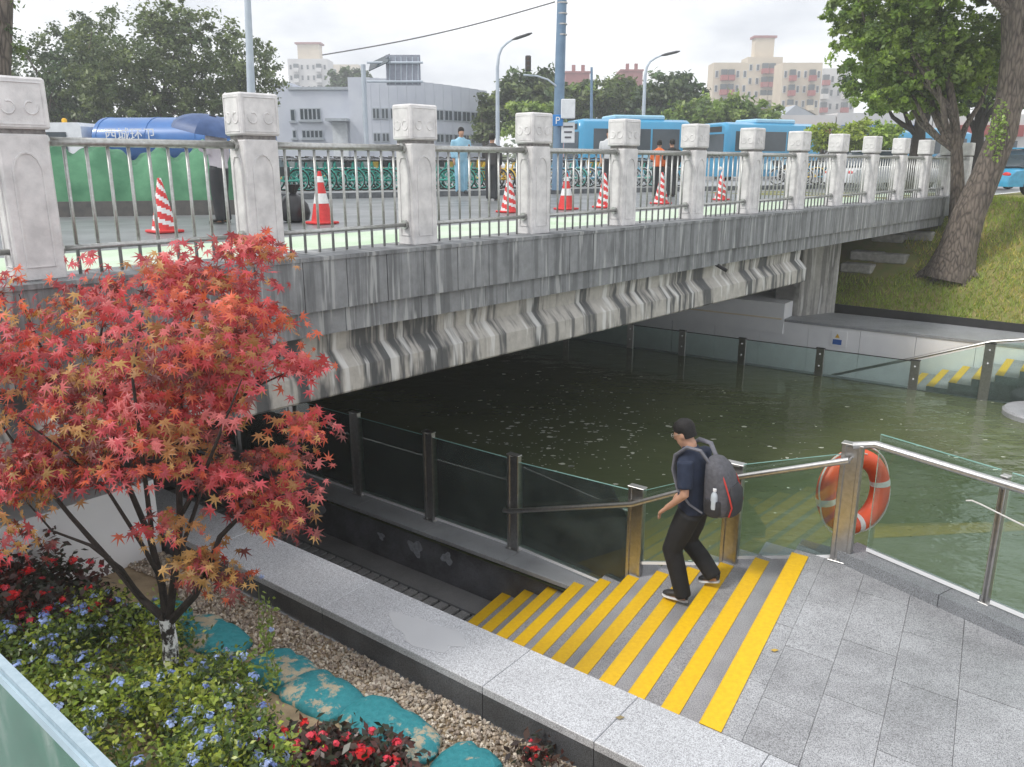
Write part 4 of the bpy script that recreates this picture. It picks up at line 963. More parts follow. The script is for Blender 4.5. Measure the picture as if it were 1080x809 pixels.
def figure(name, label, base, fwd, pose, cols, voxel=.014, scale=1.0, detail=True, group=None):
    """pose: dict of joint positions in a local frame, x forward, y left, z up"""
    root = thing(name, label, 'person', base, group, math.atan2(fwd[1], fwd[0])); root.scale = (scale,) * 3
    J = {k: Vector(v) for k, v in pose.items() if hasattr(v, '__len__')}
    def limb(mb, pts, rads, n=12): mb.tube([Vector(p) for p in pts], rads, n)
    body = MB()
    T = head(body, J['head'], J.get('pitch', V(0, 0, 0)).x)
    limb(body, [J['neck'] - V(0, 0, .05), J['neck'] + V(.01, 0, .03), J['head'] + V(-.02, 0, -.05)], [.062, .056, .055])
    body.loft([ering(J['pelvis'] + V(0, 0, -.05), .10, .145), ering(J['pelvis'] + V(0, 0, .08), .105, .15), ering(J['pelvis'].lerp(J['chest'], .5), .10, .14), ering(J['chest'], .115, .165), ering(J['neck'] - V(.01, 0, .09), .09, .17), ering(J['neck'] - V(0, 0, .03), .06, .08)])
    for s in 'lr':
        limb(body, [J['sh' + s], J['el' + s], J['wr' + s]], [.048, .040, .027]); hand(body, J['wr' + s], J['wr' + s] - J['el' + s], 1 if s == 'l' else -1)
        limb(body, [J['hip' + s], J['kn' + s], J['an' + s]], [.078, .055, .040])
        limb(body, [J['an' + s] + V(-.03, 0, -.03), J['to' + s] + V(0, 0, .02)], [.04, .03])
    fused('body', body, voxel, M_skin, root)
    shirt = MB()
    shirt.loft([ering(J['pelvis'] + V(-.01, 0, -.04), .135, .175), ering(J['pelvis'] + V(0, 0, .05), .135, .178), ering(J['pelvis'].lerp(J['chest'], .5), .132, .17), ering(J['chest'] + V(0, 0, .02), .138, .19), ering(J['neck'] - V(.01, 0, .085), .105, .195), ering(J['neck'] - V(0, 0, .025), .078, .10), ering(J['neck'] + V(0, 0, .012), .068, .074)])
    sl = pose.get('sleeve', .82)
    for s in 'lr':
        e = J['sh' + s].lerp(J['el' + s], sl) if sl <= 1 else J['el' + s].lerp(J['wr' + s], sl - 1)
        if sl <= 1: limb(shirt, [J['sh' + s] + V(0, .0, .0), J['sh' + s].lerp(e, .5), e], [.074, .070, .066])
        else: limb(shirt, [J['sh' + s], J['el' + s], e], [.074, .060, .048])
    fused('coat' if pose.get('coat') else 'shirt', shirt, voxel, cols['top'], root)
    tr = MB()
    tr.loft([ering(J['pelvis'] + V(0, 0, .09), .118, .158), ering(J['pelvis'], .13, .175), ering(J['pelvis'] + V(0, 0, -.07), .12, .165)])
    for s in 'lr':
        an = J['an' + s]; limb(tr, [J['hip' + s], J['hip' + s].lerp(J['kn' + s], .5), J['kn' + s], J['kn' + s].lerp(an, .5), an + V(0, 0, -.035)], [.112, .106, .092, .082, .076], 14)
    fused('trousers', tr, voxel, cols['legs'], root)
    for s in 'lr':
        a, t_ = J['an' + s], J['to' + s]; d = (t_ - a); d = V(d.x, d.y, d.z); fl = d.normalized()
        heel = a + V(-.045, 0, -.055); shoe = MB()
        up_ = V(0, 0, 1); rings = []
        for f_, w_, h_ in ((0, .028, .075), (.12, .036, .085), (.35, .038, .088), (.6, .044, .060), (.85, .042, .045), (1.0, .022, .028)):
            c = heel.lerp(t_ + V(.04, 0, 0), f_); rings.append([c + V(0, w_ * math.cos(q), max(0, h_ * .5 + h_ * .5 * math.sin(q))) for q in [2 * math.pi * i / 12 for i in range(12)]])
        shoe.loft(rings); so = obj('shoe', shoe, cols['shoe'], root, True, True)
        sole = MB(); sole.loft([[c + V(0, w_ * math.cos(q), -.012 + .014 * math.sin(q)) for q in [2 * math.pi * i / 12 for i in range(12)]] for c, w_ in ((heel.lerp(t_ + V(.04, 0, 0), f_), w_) for f_, w_ in ((-.03, .022), (.1, .040), (.4, .040), (.65, .047), (.9, .043), (1.03, .02)))])
        obj('sole', sole, cols['sole'], so, True, True)
    hm = MB(); hr_ = []
    Rm = Matrix.Rotation(J.get('pitch', V(0, 0, 0)).x, 3, 'Y'); c = J['head']
    for z, ax, bx, ox in ((-.045, .055, .070, -.045), (.0, .080, .080, -.022), (.045, .100, .082, -.010), (.085, .092, .074, -.010), (.115, .065, .055, -.010), (.132, .02, .02, -.010)):
        hr_.append([c + Rm @ V(ox + ax * math.cos(2 * math.pi * i / 18), bx * math.sin(2 * math.pi * i / 18), z) for i in range(18)])
    hm.loft(hr_); obj('hair', hm, cols.get('hair', M_hair), root, True, True)
    return root, J
M_navy = M('navy polo cotton', (.012, .020, .045), (.02, .03, .06), scale=20, rough=.85, bmp=.3, bscale=90)
M_blk = M('black trousers', (.008, .008, .009), (.014, .014, .015), scale=15, rough=.8, bmp=.3, bscale=60)
M_sole = M('white rubber sole', (.7, .7, .7), (.55, .55, .55), rough=.6)
walk = dict(pelvis=(-.02, 0, .92), chest=(.0, 0, 1.22), neck=(.035, 0, 1.455), head=(.10, 0, 1.565), pitch=(R(24), 0, 0),
            shl=(0, .195, 1.385), ell=(-.03, .245, 1.10), wrl=(.14, .215, .93), shr=(0, -.195, 1.385), elr=(-.03, -.24, 1.10), wrr=(.15, -.17, .95),
            hipl=(-.02, .085, .88), knl=(.12, .09, .49), anl=(-.01, .09, .095), tol=(.14, .09, .035), hipr=(-.02, -.085, .88), knr=(.05, -.10, .52), anr=(-.22, -.09, .275), tor=(-.12, -.09, .175))
fw_ = V(-.82, .57, 0); mb_ = P(723, 633, PZ - 3 * RISE); 
MANZ = PZ - 3 * RISE
man, J = figure('person', 'person in navy polo and black trousers walking down the yellow striped steps', V(mb_.x, mb_.y, MANZ + .022), fw_, walk, dict(top=M_navy, legs=M_blk, shoe=M_black, sole=M_sole), .013, .975)
# glasses, belt line as parts
gl = MB(); Rm = Matrix.Rotation(R(24), 3, 'Y'); hc = J['head']
for y in (-1, 1):
    gl.tube([hc + Rm @ V(.102, y * .033 + .024 * math.cos(q), .012 + .017 * math.sin(q)) for q in [2 * math.pi * i / 12 for i in range(12)]], .0022, 5, 0, True)
    gl.tube([hc + Rm @ V(.100, y * .057, .015), hc + Rm @ V(.0, y * .079, .012)], .0022, 5)
obj('glasses', gl, M_steelr, man, False, True)
# backpack
def man_world(p): 
    a = math.atan2(fw_.y, fw_.x); return Vector(man.location) + Matrix.Rotation(a, 3, 'Z') @ (Vector(p) * .975)
bp = thing('backpack', 'grey backpack with red piping worn by the walking person', 'backpack', man_world((-.24, 0, .95)), None, math.atan2(fw_.y, fw_.x)); local_root(bp)
M_bpk = M('grey nylon', (.10, .10, .115), (.065, .065, .075), scale=30, rough=.7, bmp=.3, bscale=120); M_bpd = M('dark nylon', (.025, .025, .03), (.04, .04, .045), scale=30, rough=.7); M_red = M('red piping', (.55, .04, .03), rough=.5)
bgm = MB(); rings = []
for z, d, w, ox in ((-.045, .07, .11, -.01), (-.02, .115, .145, -.015), (.06, .135, .155, -.025), (.18, .13, .155, -.02), (.30, .115, .145, -.005), (.39, .09, .125, .02), (.44, .055, .085, .04), (.455, .02, .04, .045)):
    rings.append([V(ox + d * math.copysign(abs(math.cos(q)) ** .7, math.cos(q)), w * math.copysign(abs(math.sin(q)) ** .7, math.sin(q)), z) for q in [2 * math.pi * i / 20 for i in range(20)]])
obj('bag', MB().loft(rings), M_bpk, bp, True, True)
obj('pocket', MB().loft([[V(-.10 - .02 + .075 * k * math.copysign(abs(math.cos(q)) ** .7, math.cos(q)), .125 * k2 * math.copysign(abs(math.sin(q)) ** .7, math.sin(q)), z) for q in [2 * math.pi * i / 16 for i in range(16)]] for z, k, k2 in ((-.03, .5, .6), (.0, .9, .95), (.10, 1, 1), (.19, .85, .95), (.24, .35, .7))]), M_bpd, bp, True, True)
for y in (-1, 1):
    obj('piping', MB().tube([V(-.14, y * .115, -.01), V(-.165, y * .128, .08), V(-.14, y * .135, .17), V(-.10, y * .13, .27), V(-.06, y * .11, .34)], .007, 6), M_red, bp, True, True)
    obj('shoulder_strap', MB().tube([V(.06, y * .08, .40), V(.14, y * .115, .515), V(.25, y * .13, .525), V(.345, y * .13, .44), V(.36, y * .13, .31), V(.30, y * .165, .16), V(.18, y * .185, .05), V(.08, y * .14, -.02)], [.022, .026, .028, .028, .026, .018, .012, .010], 8, 0, False, .45 if False else .6), M('strap grey', (.16, .16, .185), (.12, .12, .14), scale=40, rough=.7), bp, True, True)
    obj('side_pocket', MB().loft([[V(-.01 + .075 * k * math.cos(q), y * .135 + .04 * k * math.sin(q), z) for q in [2 * math.pi * i / 12 for i in range(12)]] for z, k in ((-.03, .6), (.0, 1), (.10, 1.05), (.12, 1.0))]), M_bpd, bp, True, True)
bo = thing('water_bottle', 'clear water bottle with white cap in the backpack side pocket', 'bottle', man_world((-.26, .155, 1.0)))
obj('bottle_body', MB().lathe([(.028, 0), (.03, .02), (.03, .11), (.026, .13), (.013, .15), (.013, .16)], Vector(bo.location), 12), M('pale plastic', (.55, .60, .64), (.45, .5, .55), rough=.15), bo, True)
obj('cap', MB().lathe([(.016, .158), (.016, .178), (.012, .18)], Vector(bo.location), 12), M_white, bo)

# ================================================================== ON THE ROAD BEHIND THE BALUSTRADE
M_conered = M('cone red', (.70, .04, .04), (.6, .03, .03), scale=20, rough=.45); M_conew = M('cone white', (.82, .82, .82), (.7, .7, .7), scale=20, rough=.4)
def cone(u, v, lab, h=.72, stripes='spiral'):
    p = P(u, v, DZ + .006); c = thing('traffic_cone', lab, 'traffic cone', p, 'traffic cones along the footway')
    obj('base', MB().box(p + V(0, 0, .02), (.40, .40, .04), BRZ, 0, .01), M_conered, c)
    def r(z): return .15 * (1 - z / h) + .025
    if stripes == 'spiral':
        g = MB(); n, m = 24, 28; vv = [p + V(r(h * j / m) * math.cos(2 * math.pi * i / n), r(h * j / m) * math.sin(2 * math.pi * i / n), .04 + h * j / m) for j in range(m + 1) for i in range(n)]
        for j in range(m):
            for i in range(n):
                g.add([vv[j * n + i], vv[j * n + (i + 1) % n], vv[(j + 1) * n + (i + 1) % n], vv[(j + 1) * n + i]], [(0, 1, 2, 3)], 1 if ((i / n * 2 + j / m * 4.5) % 1) < .45 else 0)
        obj('cone_body', g, [M_conered, M_conew], c, True)
    else:
        o = obj('cone_body', MB().lathe([(r(0), .04), (r(h), .04 + h)], p, 20), M_conered, c, True)
        for z0, z1 in ((.36, .56), (.78, .90)): obj('white_band', MB().lathe([(r(h * z0) + .003, .04 + h * z0), (r(h * z1) + .003, .04 + h * z1)], p, 20, 0, 'Z', False), M_conew, o, True)
    return c
cone(174, 245, 'spiral striped cone in front of the green tarpaulin heap'); cone(340, 236, 'banded cone standing between the second and third stone posts', .80, 'band')
cone(537, 224, 'striped cone just left of the fourth stone post', .72); cone(597, 221, 'banded cone just right of the fourth stone post', .72, 'band')
cone(637, 219, 'striped cone half hidden by the fifth stone post', .72); cone(697, 215, 'striped cone between the fifth and sixth stone posts', .72); cone(760, 211, 'small striped cone left of the seventh stone post', .72)
# kerb in front of the parked bicycles
ka, kb_ = P(240, 212, DZ), P(860, 199, DZ); kd = (kb_ - ka).normalized(); kn = V(-kd.y, kd.x, 0)
kk = thing('bicycle_kerb', 'dark kerb at the foot of the rows of parked bicycles', 'kerb', ka.lerp(kb_, .5))
n_ = 34
for i in range(n_):
    a = ka.lerp(kb_, i / n_) ; b = ka.lerp(kb_, (i + 1) / n_) - kd * .015
    obj('kerb_stone', MB().extrude([V(0, 0, -.1), kn * .25 + V(0, 0, -.1), kn * .25 + V(0, 0, .16), V(0, 0, .16)], a, b), M('kerb concrete', (.16, .17, .18), (.10, .11, .12), rough=.7), kk) if i == 0 else inst('kerb_stone', kk.children[0].data, Vector(kk.children[0].location) + Vector(kk.location) + (a - ka), kk)
structure('raised_pavement', MB().extrude([kn * .25 + V(0, 0, -.05), kn * 9 + V(0, 0, -.05), kn * 9 + V(0, 0, .15), kn * .25 + V(0, 0, .15)], ka - kd * 3, kb_ + kd * 6), M('grey paving', (.34, .35, .36), (.26, .27, .28), scale=2, rough=.6))
# bicycles
M_tyre = M_rubber
def bike_proto(col, rim, name='bicycle'):
    r = thing(name, 'bicycle', 'bicycle', (0, 0, 0)); local_root(r)
    mc = M('bike ' + str(col), col, rough=.4); mr = M('rim ' + str(rim), rim, rough=.4)
    for x in (-.52, .52):
        w = obj('wheel', MB().tube([V(x + .31 * math.cos(2 * math.pi * i / 18), 0, .33 + .31 * math.sin(2 * math.pi * i / 18)) for i in range(18)], .022, 5, 0, True), M_tyre, r, False, True)
        g = MB().tube([V(x + .28 * math.cos(2 * math.pi * i / 18), 0, .33 + .28 * math.sin(2 * math.pi * i / 18)) for i in range(18)], .016, 4, 0, True)
        for i in range(5): a = math.pi * 2 * i / 5; g.tube([V(x, 0, .33), V(x + .28 * math.cos(a), 0, .33 + .28 * math.sin(a))], .010, 4)
        obj('rim', g, mr, w, False, True)
        obj('mudguard', MB().tube([V(x + .36 * math.cos(R(a)), 0, .33 + .36 * math.sin(R(a))) for a in range(20, 171, 25)], .030, 5, 0, False, .5), mc, r, False, True)
    obj('frame', MB().tube([V(.40, 0, .92), V(.30, 0, .50), V(-.02, 0, .30), V(-.52, 0, .33)], .032, 6).tube([V(-.02, 0, .30), V(-.20, 0, .85)], .028, 6).tube([V(.52, 0, .33), V(.38, 0, .95)], .024, 6).tube([V(-.15, 0, .62), V(-.52, 0, .33)], .018, 5), mc, r, False, True)
    obj('handlebar', MB().tube([V(.22, -.28, 1.02), V(.36, -.24, 1.03), V(.39, 0, 1.0), V(.36, .24, 1.03), V(.22, .28, 1.02)], .016, 5), M_black, r, False, True)
    obj('saddle', MB().loft([[V(x, w * math.cos(q), .92 + .035 * math.sin(q)) for q in [2 * math.pi * i / 8 for i in range(8)]] for x, w in ((-.34, .05), (-.28, .10), (-.18, .08), (-.06, .03))]), M_black, r, True, True)
    bk = MB(); bk.add([V(.44, -.15, .95), V(.74, -.13, .95), V(.74, .13, .95), V(.44, .15, .95), V(.46, -.11, .72), V(.68, -.1, .72), V(.68, .1, .72), V(.46, .11, .72)], [(4, 5, 6, 7), (0, 1, 5, 4), (1, 2, 6, 5), (2, 3, 7, 6), (3, 0, 4, 7)])
    obj('basket', bk, M_bask, r, False, True)
    return r
M_bask, t_, n_, b_ = newmat('bicycle baskets'); r_ = n_.new('ShaderNodeValToRGB'); r_.color_ramp.interpolation = 'CONSTANT'
for i_, (p_, c_) in enumerate(((0, (.55, .57, .58, 1)), (.3, (.05, .05, .055, 1)), (.55, (.62, .42, .08, 1)), (.7, (.30, .36, .38, 1)))):
    e_ = r_.color_ramp.elements[i_] if i_ < 2 else r_.color_ramp.elements.new(p_)
    e_.position = p_; e_.color = c_
t_.links.new(orand(t_), r_.inputs['Fac']); t_.links.new(r_.outputs[0], b_.inputs['Base Color'])
protos = {'teal': bike_proto((.05, .44, .35), (.10, .50, .42)), 'yellow': bike_proto((.80, .52, .02), (.15, .15, .15)), 'white': bike_proto((.70, .74, .76), (.5, .52, .54)), 'blue': bike_proto((.10, .42, .62), (.55, .6, .62))}
used = set()
ORD = ['leftmost', 'second', 'third', 'fourth', 'fifth', 'sixth', 'seventh', 'eighth', 'ninth', 'tenth', 'eleventh', 'twelfth', 'thirteenth', 'fourteenth', 'fifteenth', 'sixteenth']
bcount = {}
def put_bike(kind, loc, rz, label, group):
    n = bcount.get(label, 0); bcount[label] = n + 1; label = ORD[n] + ' ' + label + (' from the left' if n else '')
    o = protos[kind] if kind not in used else copy_tree(protos[kind]); used.add(kind)
    o.location = loc; o.rotation_euler = (random.uniform(-.06, .06), 0, rz); o['label'] = label; o['group'] = group
def bike_row(u0, u1, v0, v1, n, kinds, label, group, back=0, ang=R(38)):
    a, b = P(u0, v0, DZ), P(u1, v1, DZ)
    for i in range(n):
        q = a.lerp(b, (i + .5) / n) + kn * back; kd_ = kinds[i % len(kinds)] if isinstance(kinds, (list, tuple)) else kinds
        z = DZ + .15; put_bike(kd_, V(q.x, q.y, z), math.atan2(kd.y, kd.x) + ang + random.uniform(-.14, .14), label[kd_] if isinstance(label, dict) else label, group)
bike_row(300, 448, 208, 206, 15, 'teal', 'teal bicycle in the near row left of the third stone post', 'teal bicycles in the near row', .75, R(150))
bike_row(462, 508, 206, 205, 5, 'teal', 'teal bicycle just right of the third stone post', 'teal bicycles right of the third post', .75, R(150))
bike_row(512, 552, 205, 204, 5, 'yellow', 'yellow bicycle just left of the fourth stone post', 'yellow bicycles', .7, R(120))
kl = lambda tail: {k: k + ' ' + tail for k in ('white', 'yellow', 'blue', 'teal')}
bike_row(300, 520, 204, 203, 16, ['white', 'yellow', 'white', 'blue'], kl('bicycle in the back row behind the teal ones'), 'bicycles in the back row', 2.6, R(60))
bike_row(575, 730, 203, 201, 16, ['white', 'blue', 'white', 'teal'], kl('bicycle in front of the first blue bus'), 'bicycles between the fourth and sixth posts', .8, R(120))
bike_row(575, 745, 201, 200, 15, ['blue', 'white', 'white', 'yellow'], kl('bicycle in the back row before the first bus'), 'bicycles between the fourth and sixth posts', 2.5, R(60))
bike_row(845, 985, 200, 196, 12, ['white', 'yellow', 'blue'], kl('bicycle behind the balustrade near the bridge end'), 'bicycles near the bridge end', .9, R(120))
# green tarpaulin heap
tpa, tpb = P(40, 229, DZ), P(250, 226, DZ); td = (tpb - tpa).normalized(); tn = V(-td.y, td.x, 0); TL = (tpb - tpa).length
g = MB(); nx, ny = 120, 30; vv = []
for i in range(nx + 1):
    for j in range(ny + 1):
        a, b = i / nx, j / ny
        prof = min(1, b / .16) if b < .5 else min(1, (1 - b) / .2)
        end = min(1, (1 - abs(2 * a - 1)) / .06)
        top = 1.16 + .08 * math.sin(a * 9) + .10 * math.sin(a * 23 + 3 * b) - .25 * (abs(b - .4)) 
        wr = .05 * math.sin(a * 60 + 9 * b) + .04 * math.sin(a * 31 - 20 * b) + .07 * abs(math.sin(a * 17 + 2.5 * b)) - .03 * abs(math.sin(a * 43 - 5 * b))
        q = tpa + td * (a * TL) + tn * (b * 3.0 + wr * prof); vv.append(V(q.x, q.y, DZ + .02 + max(0, (top + wr) * (prof ** .45) * (end ** .4))))
g.add(vv, [(i * (ny + 1) + j, (i + 1) * (ny + 1) + j, (i + 1) * (ny + 1) + j + 1, i * (ny + 1) + j + 1) for i in range(nx) for j in range(ny)])
M_tarp = M('green dust net', (.05, .17, .09), (.10, .27, .15), scale=2.2, rough=.85, bmp=.6, bscale=9)
tp_ = thing('tarpaulin_heap', 'long heap covered with green netting on the road behind the cone', 'tarpaulin', tpa.lerp(tpb, .5))
obj('netting', g, M_tarp, tp_, True)
obj('shade_strip', MB().extrude([V(0, 0, 0), tn * .06, tn * .06 + V(0, 0, .28), V(0, 0, .28)], tpa - tn * .10, tpb - tn * .10), M('painted shade', (.09, .09, .085), (.14, .13, .12)), tp_)  # dark strip put in for the shade along the heap's foot
# tanker truck behind the heap
M_blue = M('tanker blue', (.03, .15, .42), (.025, .12, .36), scale=1.5, rough=.35, coat=.3); M_vw = M('vehicle white', (.72, .75, .78), (.62, .65, .68), rough=.3, coat=.3)
tk0 = P(70, 195.5, DZ); tkd = V(1, -.08, 0).normalized()
tk = thing('tanker_truck', 'blue tank truck with white lettering parked behind the green heap', 'truck', V(-12.9, 24.2, DZ)); TX = math.atan2(tkd.y, tkd.x)
def TK(x, y, z): return V(-12.9, 24.2, DZ) + tkd * x + V(-tkd.y, tkd.x, 0) * y + V(0, 0, z)
g = MB(); rings = []
for x, k in ((1.45, .80), (1.55, 1), (6.0, 1), (6.1, .8)): rings.append([TK(x, .95 * k * math.cos(q), 1.56 + .66 * k * math.sin(q)) for q in [2 * math.pi * i / 24 for i in range(24)]])
obj('tank', g.loft(rings), M_blue, tk, True)
for x in (1.62, 3.0, 4.4, 5.9):
    obj('tank_band', MB().loft([[TK(x + d, .965 * math.cos(q), 1.56 + .675 * math.sin(q)) for q in [2 * math.pi * i / 24 for i in range(24)]] for d in (0, .05)]), M_blue, tk, True)
obj('chassis', MB().box(TK(3.2, 0, .75), (6.4, 1.6, .25), TX), M_black, tk)
cabg = MB(); cabg.loft([[TK(x, y, z) for x, y, z in ((x0, -.95, z), (x1, -.95, z), (x1, .95, z), (x0, .95, z))] for x0, x1, z in ((-.5, 1.3, .5), (-.55, 1.3, 1.2), (-.30, 1.28, 1.95), (-.2, 1.2, 2.05))])
cabo = obj('cab', cabg, M_vw, tk); obj('side_window', MB().box(TK(.45, -.965, 1.55), (.8, .02, .5), TX), M_pane, cabo); obj('windscreen', MB().box(TK(-.48, 0, 1.55), (.04, 1.6, .55), TX, 0, 0), M_pane, cabo)
obj('beacon', MB().lathe([(.07, 0), (.07, .1), (.03, .14)], TK(.5, -.4, 2.05), 10), M('amber beacon', (.8, .45, .02)), tk)
for x in (.3, 4.4, 5.4):
    for y in (-.85, .85):
        w = obj('wheel', MB().lathe([(.1, -.14), (.46, -.14), (.48, -.1), (.48, .1), (.46, .14), (.1, .14)], TK(x, y, .48), 18, 0, 'Y'), M_rubber, tk); obj('hub', MB().lathe([(.02, -.16), (.22, -.15), (.22, .15), (.02, .16)], TK(x, y, .48), 12, 0, 'Y'), M_vw, w)
def text(body, loc, rot, size, mat, parent, name='lettering', ext=.004):
    cu_ = bpy.data.curves.new(name, 'FONT'); cu_.body = body; cu_.size = size; cu_.extrude = ext; cu_.align_x = 'LEFT'
    to = bpy.data.objects.new('tmp', cu_); COL.objects.link(to); dg = bpy.context.evaluated_depsgraph_get(); me = bpy.data.meshes.new_from_object(to.evaluated_get(dg)); bpy.data.objects.remove(to, do_unlink=True)
    me.name = name; me.materials.clear(); setmats(me, mat); o = bpy.data.objects.new(name, me); COL.objects.link(o); o.location = Vector(loc) - wl(parent); o.rotation_euler = rot; o.parent = parent; return o
text('\u897f\u57ce\u73af\u536b', TK(1.95, -.985, 1.60), (R(90), 0, TX), .36, M_vw, tk)
# umbrella and its holder
stand = lambda lean=0: dict(pelvis=(0, 0, .92), chest=(.02, 0, 1.22), neck=(.03, 0, 1.455), head=(.05, 0, 1.575), pitch=(R(6), 0, 0), shl=(0, .19, 1.385), ell=(.06, .23, 1.12), wrl=(.25, .16, 1.22), shr=(0, -.19, 1.385), elr=(-.03, -.24, 1.10), wrr=(.05, -.22, .86), hipl=(0, .085, .88), knl=(.03, .09, .48), anl=(0, .09, .09), tol=(.15, .10, .03), hipr=(0, -.085, .88), knr=(.02, -.09, .48), anr=(-.02, -.09, .09), tor=(.13, -.10, .03))
def C2(top, legs, shoe=None): return dict(top=top, legs=legs, shoe=shoe or M_black, sole=M_black)
M_lav = M('lavender coat', (.55, .50, .56), (.62, .58, .62), scale=8, rough=.8); M_dk = M('dark trousers', (.02, .025, .03), (.03, .03, .035)); M_rain = M('blue raincoat', (.22, .45, .60), (.30, .52, .66), scale=6, rough=.4); M_orj = M('orange work jacket', (.75, .16, .03), (.65, .12, .02), rough=.7); M_wht = M('white shirt', (.6, .62, .64), rough=.8)
pu = P(236, 236, DZ + .006); ps = stand(); ps['sleeve'] = 1.7; ps['coat'] = True
figure('person', 'person in pale lavender jacket sheltering under the blue umbrella', pu, (-.98, .15, 0), ps, C2(M_lav, M_dk), .022)
um = thing('umbrella', 'open dark blue umbrella held above the railing by the second post', 'umbrella', pu + V(-.2, .1, 1.2)); uc = D(221, 121, pu.y + .05)
um_ax = V(.20, -.10, 1).normalized(); ux = um_ax.orthogonal().normalized(); uy = um_ax.cross(ux); M_umb = M('umbrella cloth', (.025, .06, .16), (.05, .10, .24), scale=3, rough=.5)
for i in range(8):
    g = MB(); vv = []
    for j in range(7):
        for k in range(5):
            a = 2 * math.pi * (i + k / 4) / 8; rr = .60 * math.sin(R(82) * j / 6) * (1 - .07 * math.sin(math.pi * k / 4) * (j / 6)); vv.append(uc + (ux * math.cos(a) + uy * math.sin(a)) * rr + um_ax * (-.30 * (1 - math.cos(R(82) * j / 6))))
    g.add(vv, [(j * 5 + k, j * 5 + k + 1, (j + 1) * 5 + k + 1, (j + 1) * 5 + k) for j in range(6) for k in range(4)]); obj('canopy_panel', g, M_umb, um, True)
obj('shaft', MB().tube([uc + um_ax * .06, uc - um_ax * .85], .007, 6), M_steelr, um); obj('handle', MB().tube([uc - um_ax * .80, uc - um_ax * .92], .015, 8), M_black, um)
q = P(492, 205, DZ + .15); ps = stand(); ps['sleeve'] = 1.8; ps['coat'] = True
figure('person', 'person in a light blue raincoat standing among the teal bicycles', q + kn * .3 + V(0, 0, 0), (.3, -.9, 0), ps, C2(M_rain, M_rain), .03, 1.05)
q = P(519, 212, DZ + .006); figure('person', 'person in a long dark coat beside the yellow bicycles', q, (.2, .97, 0), ps, C2(M('charcoal coat', (.03, .03, .035), (.05, .045, .04)), M_dk), .03, 1.02)
q = P(641, 203, DZ + .15); figure('person', 'person in white shirt among bicycles between fourth and fifth posts', q, (-.2, -.97, 0), stand(), C2(M_wht, M_dk), .03, 1.05)
q = P(693, 207, DZ + .006); figure('person', 'worker in an orange jacket between the fifth and sixth posts', q, (.3, .95, 0), ps, C2(M_orj, M_dk), .03, .98)
q = P(707, 208, DZ + .006); figure('person', 'person in black clothes beside the worker in orange', q, (-.3, .95, 0), ps, C2(M_blk, M_dk), .03, .98)
# dark bundle left of the banded cone
sc_ = P(311, 234, DZ + .006); sk = thing('black_sack', 'small black tied sack behind the railing beside the banded cone', 'sack', sc_)
g = MB(); g.loft([[sc_ + V(r_ * math.cos(q) * (1 + .12 * math.sin(3 * q + z * 9)), r_ * math.sin(q) * (1 + .1 * math.sin(5 * q)), z) for q in [2 * math.pi * i / 20 for i in range(20)]] for r_, z in ((.12, 0), (.22, .03), (.25, .15), (.23, .30), (.15, .42), (.05, .48))])
obj('bag', g, M('black film', (.015, .015, .018), (.03, .03, .035), rough=.3, bmp=.6, bscale=20), sk, True)
obj('tied_neck', MB().loft([[sc_ + V(r_ * math.cos(q) * (1 + .3 * math.sin(4 * q)), r_ * math.sin(q), z) for q in [2 * math.pi * i / 16 for i in range(16)]] for r_, z in ((.04, .47), (.07, .54), (.11, .62))]), M_black, sk, True)
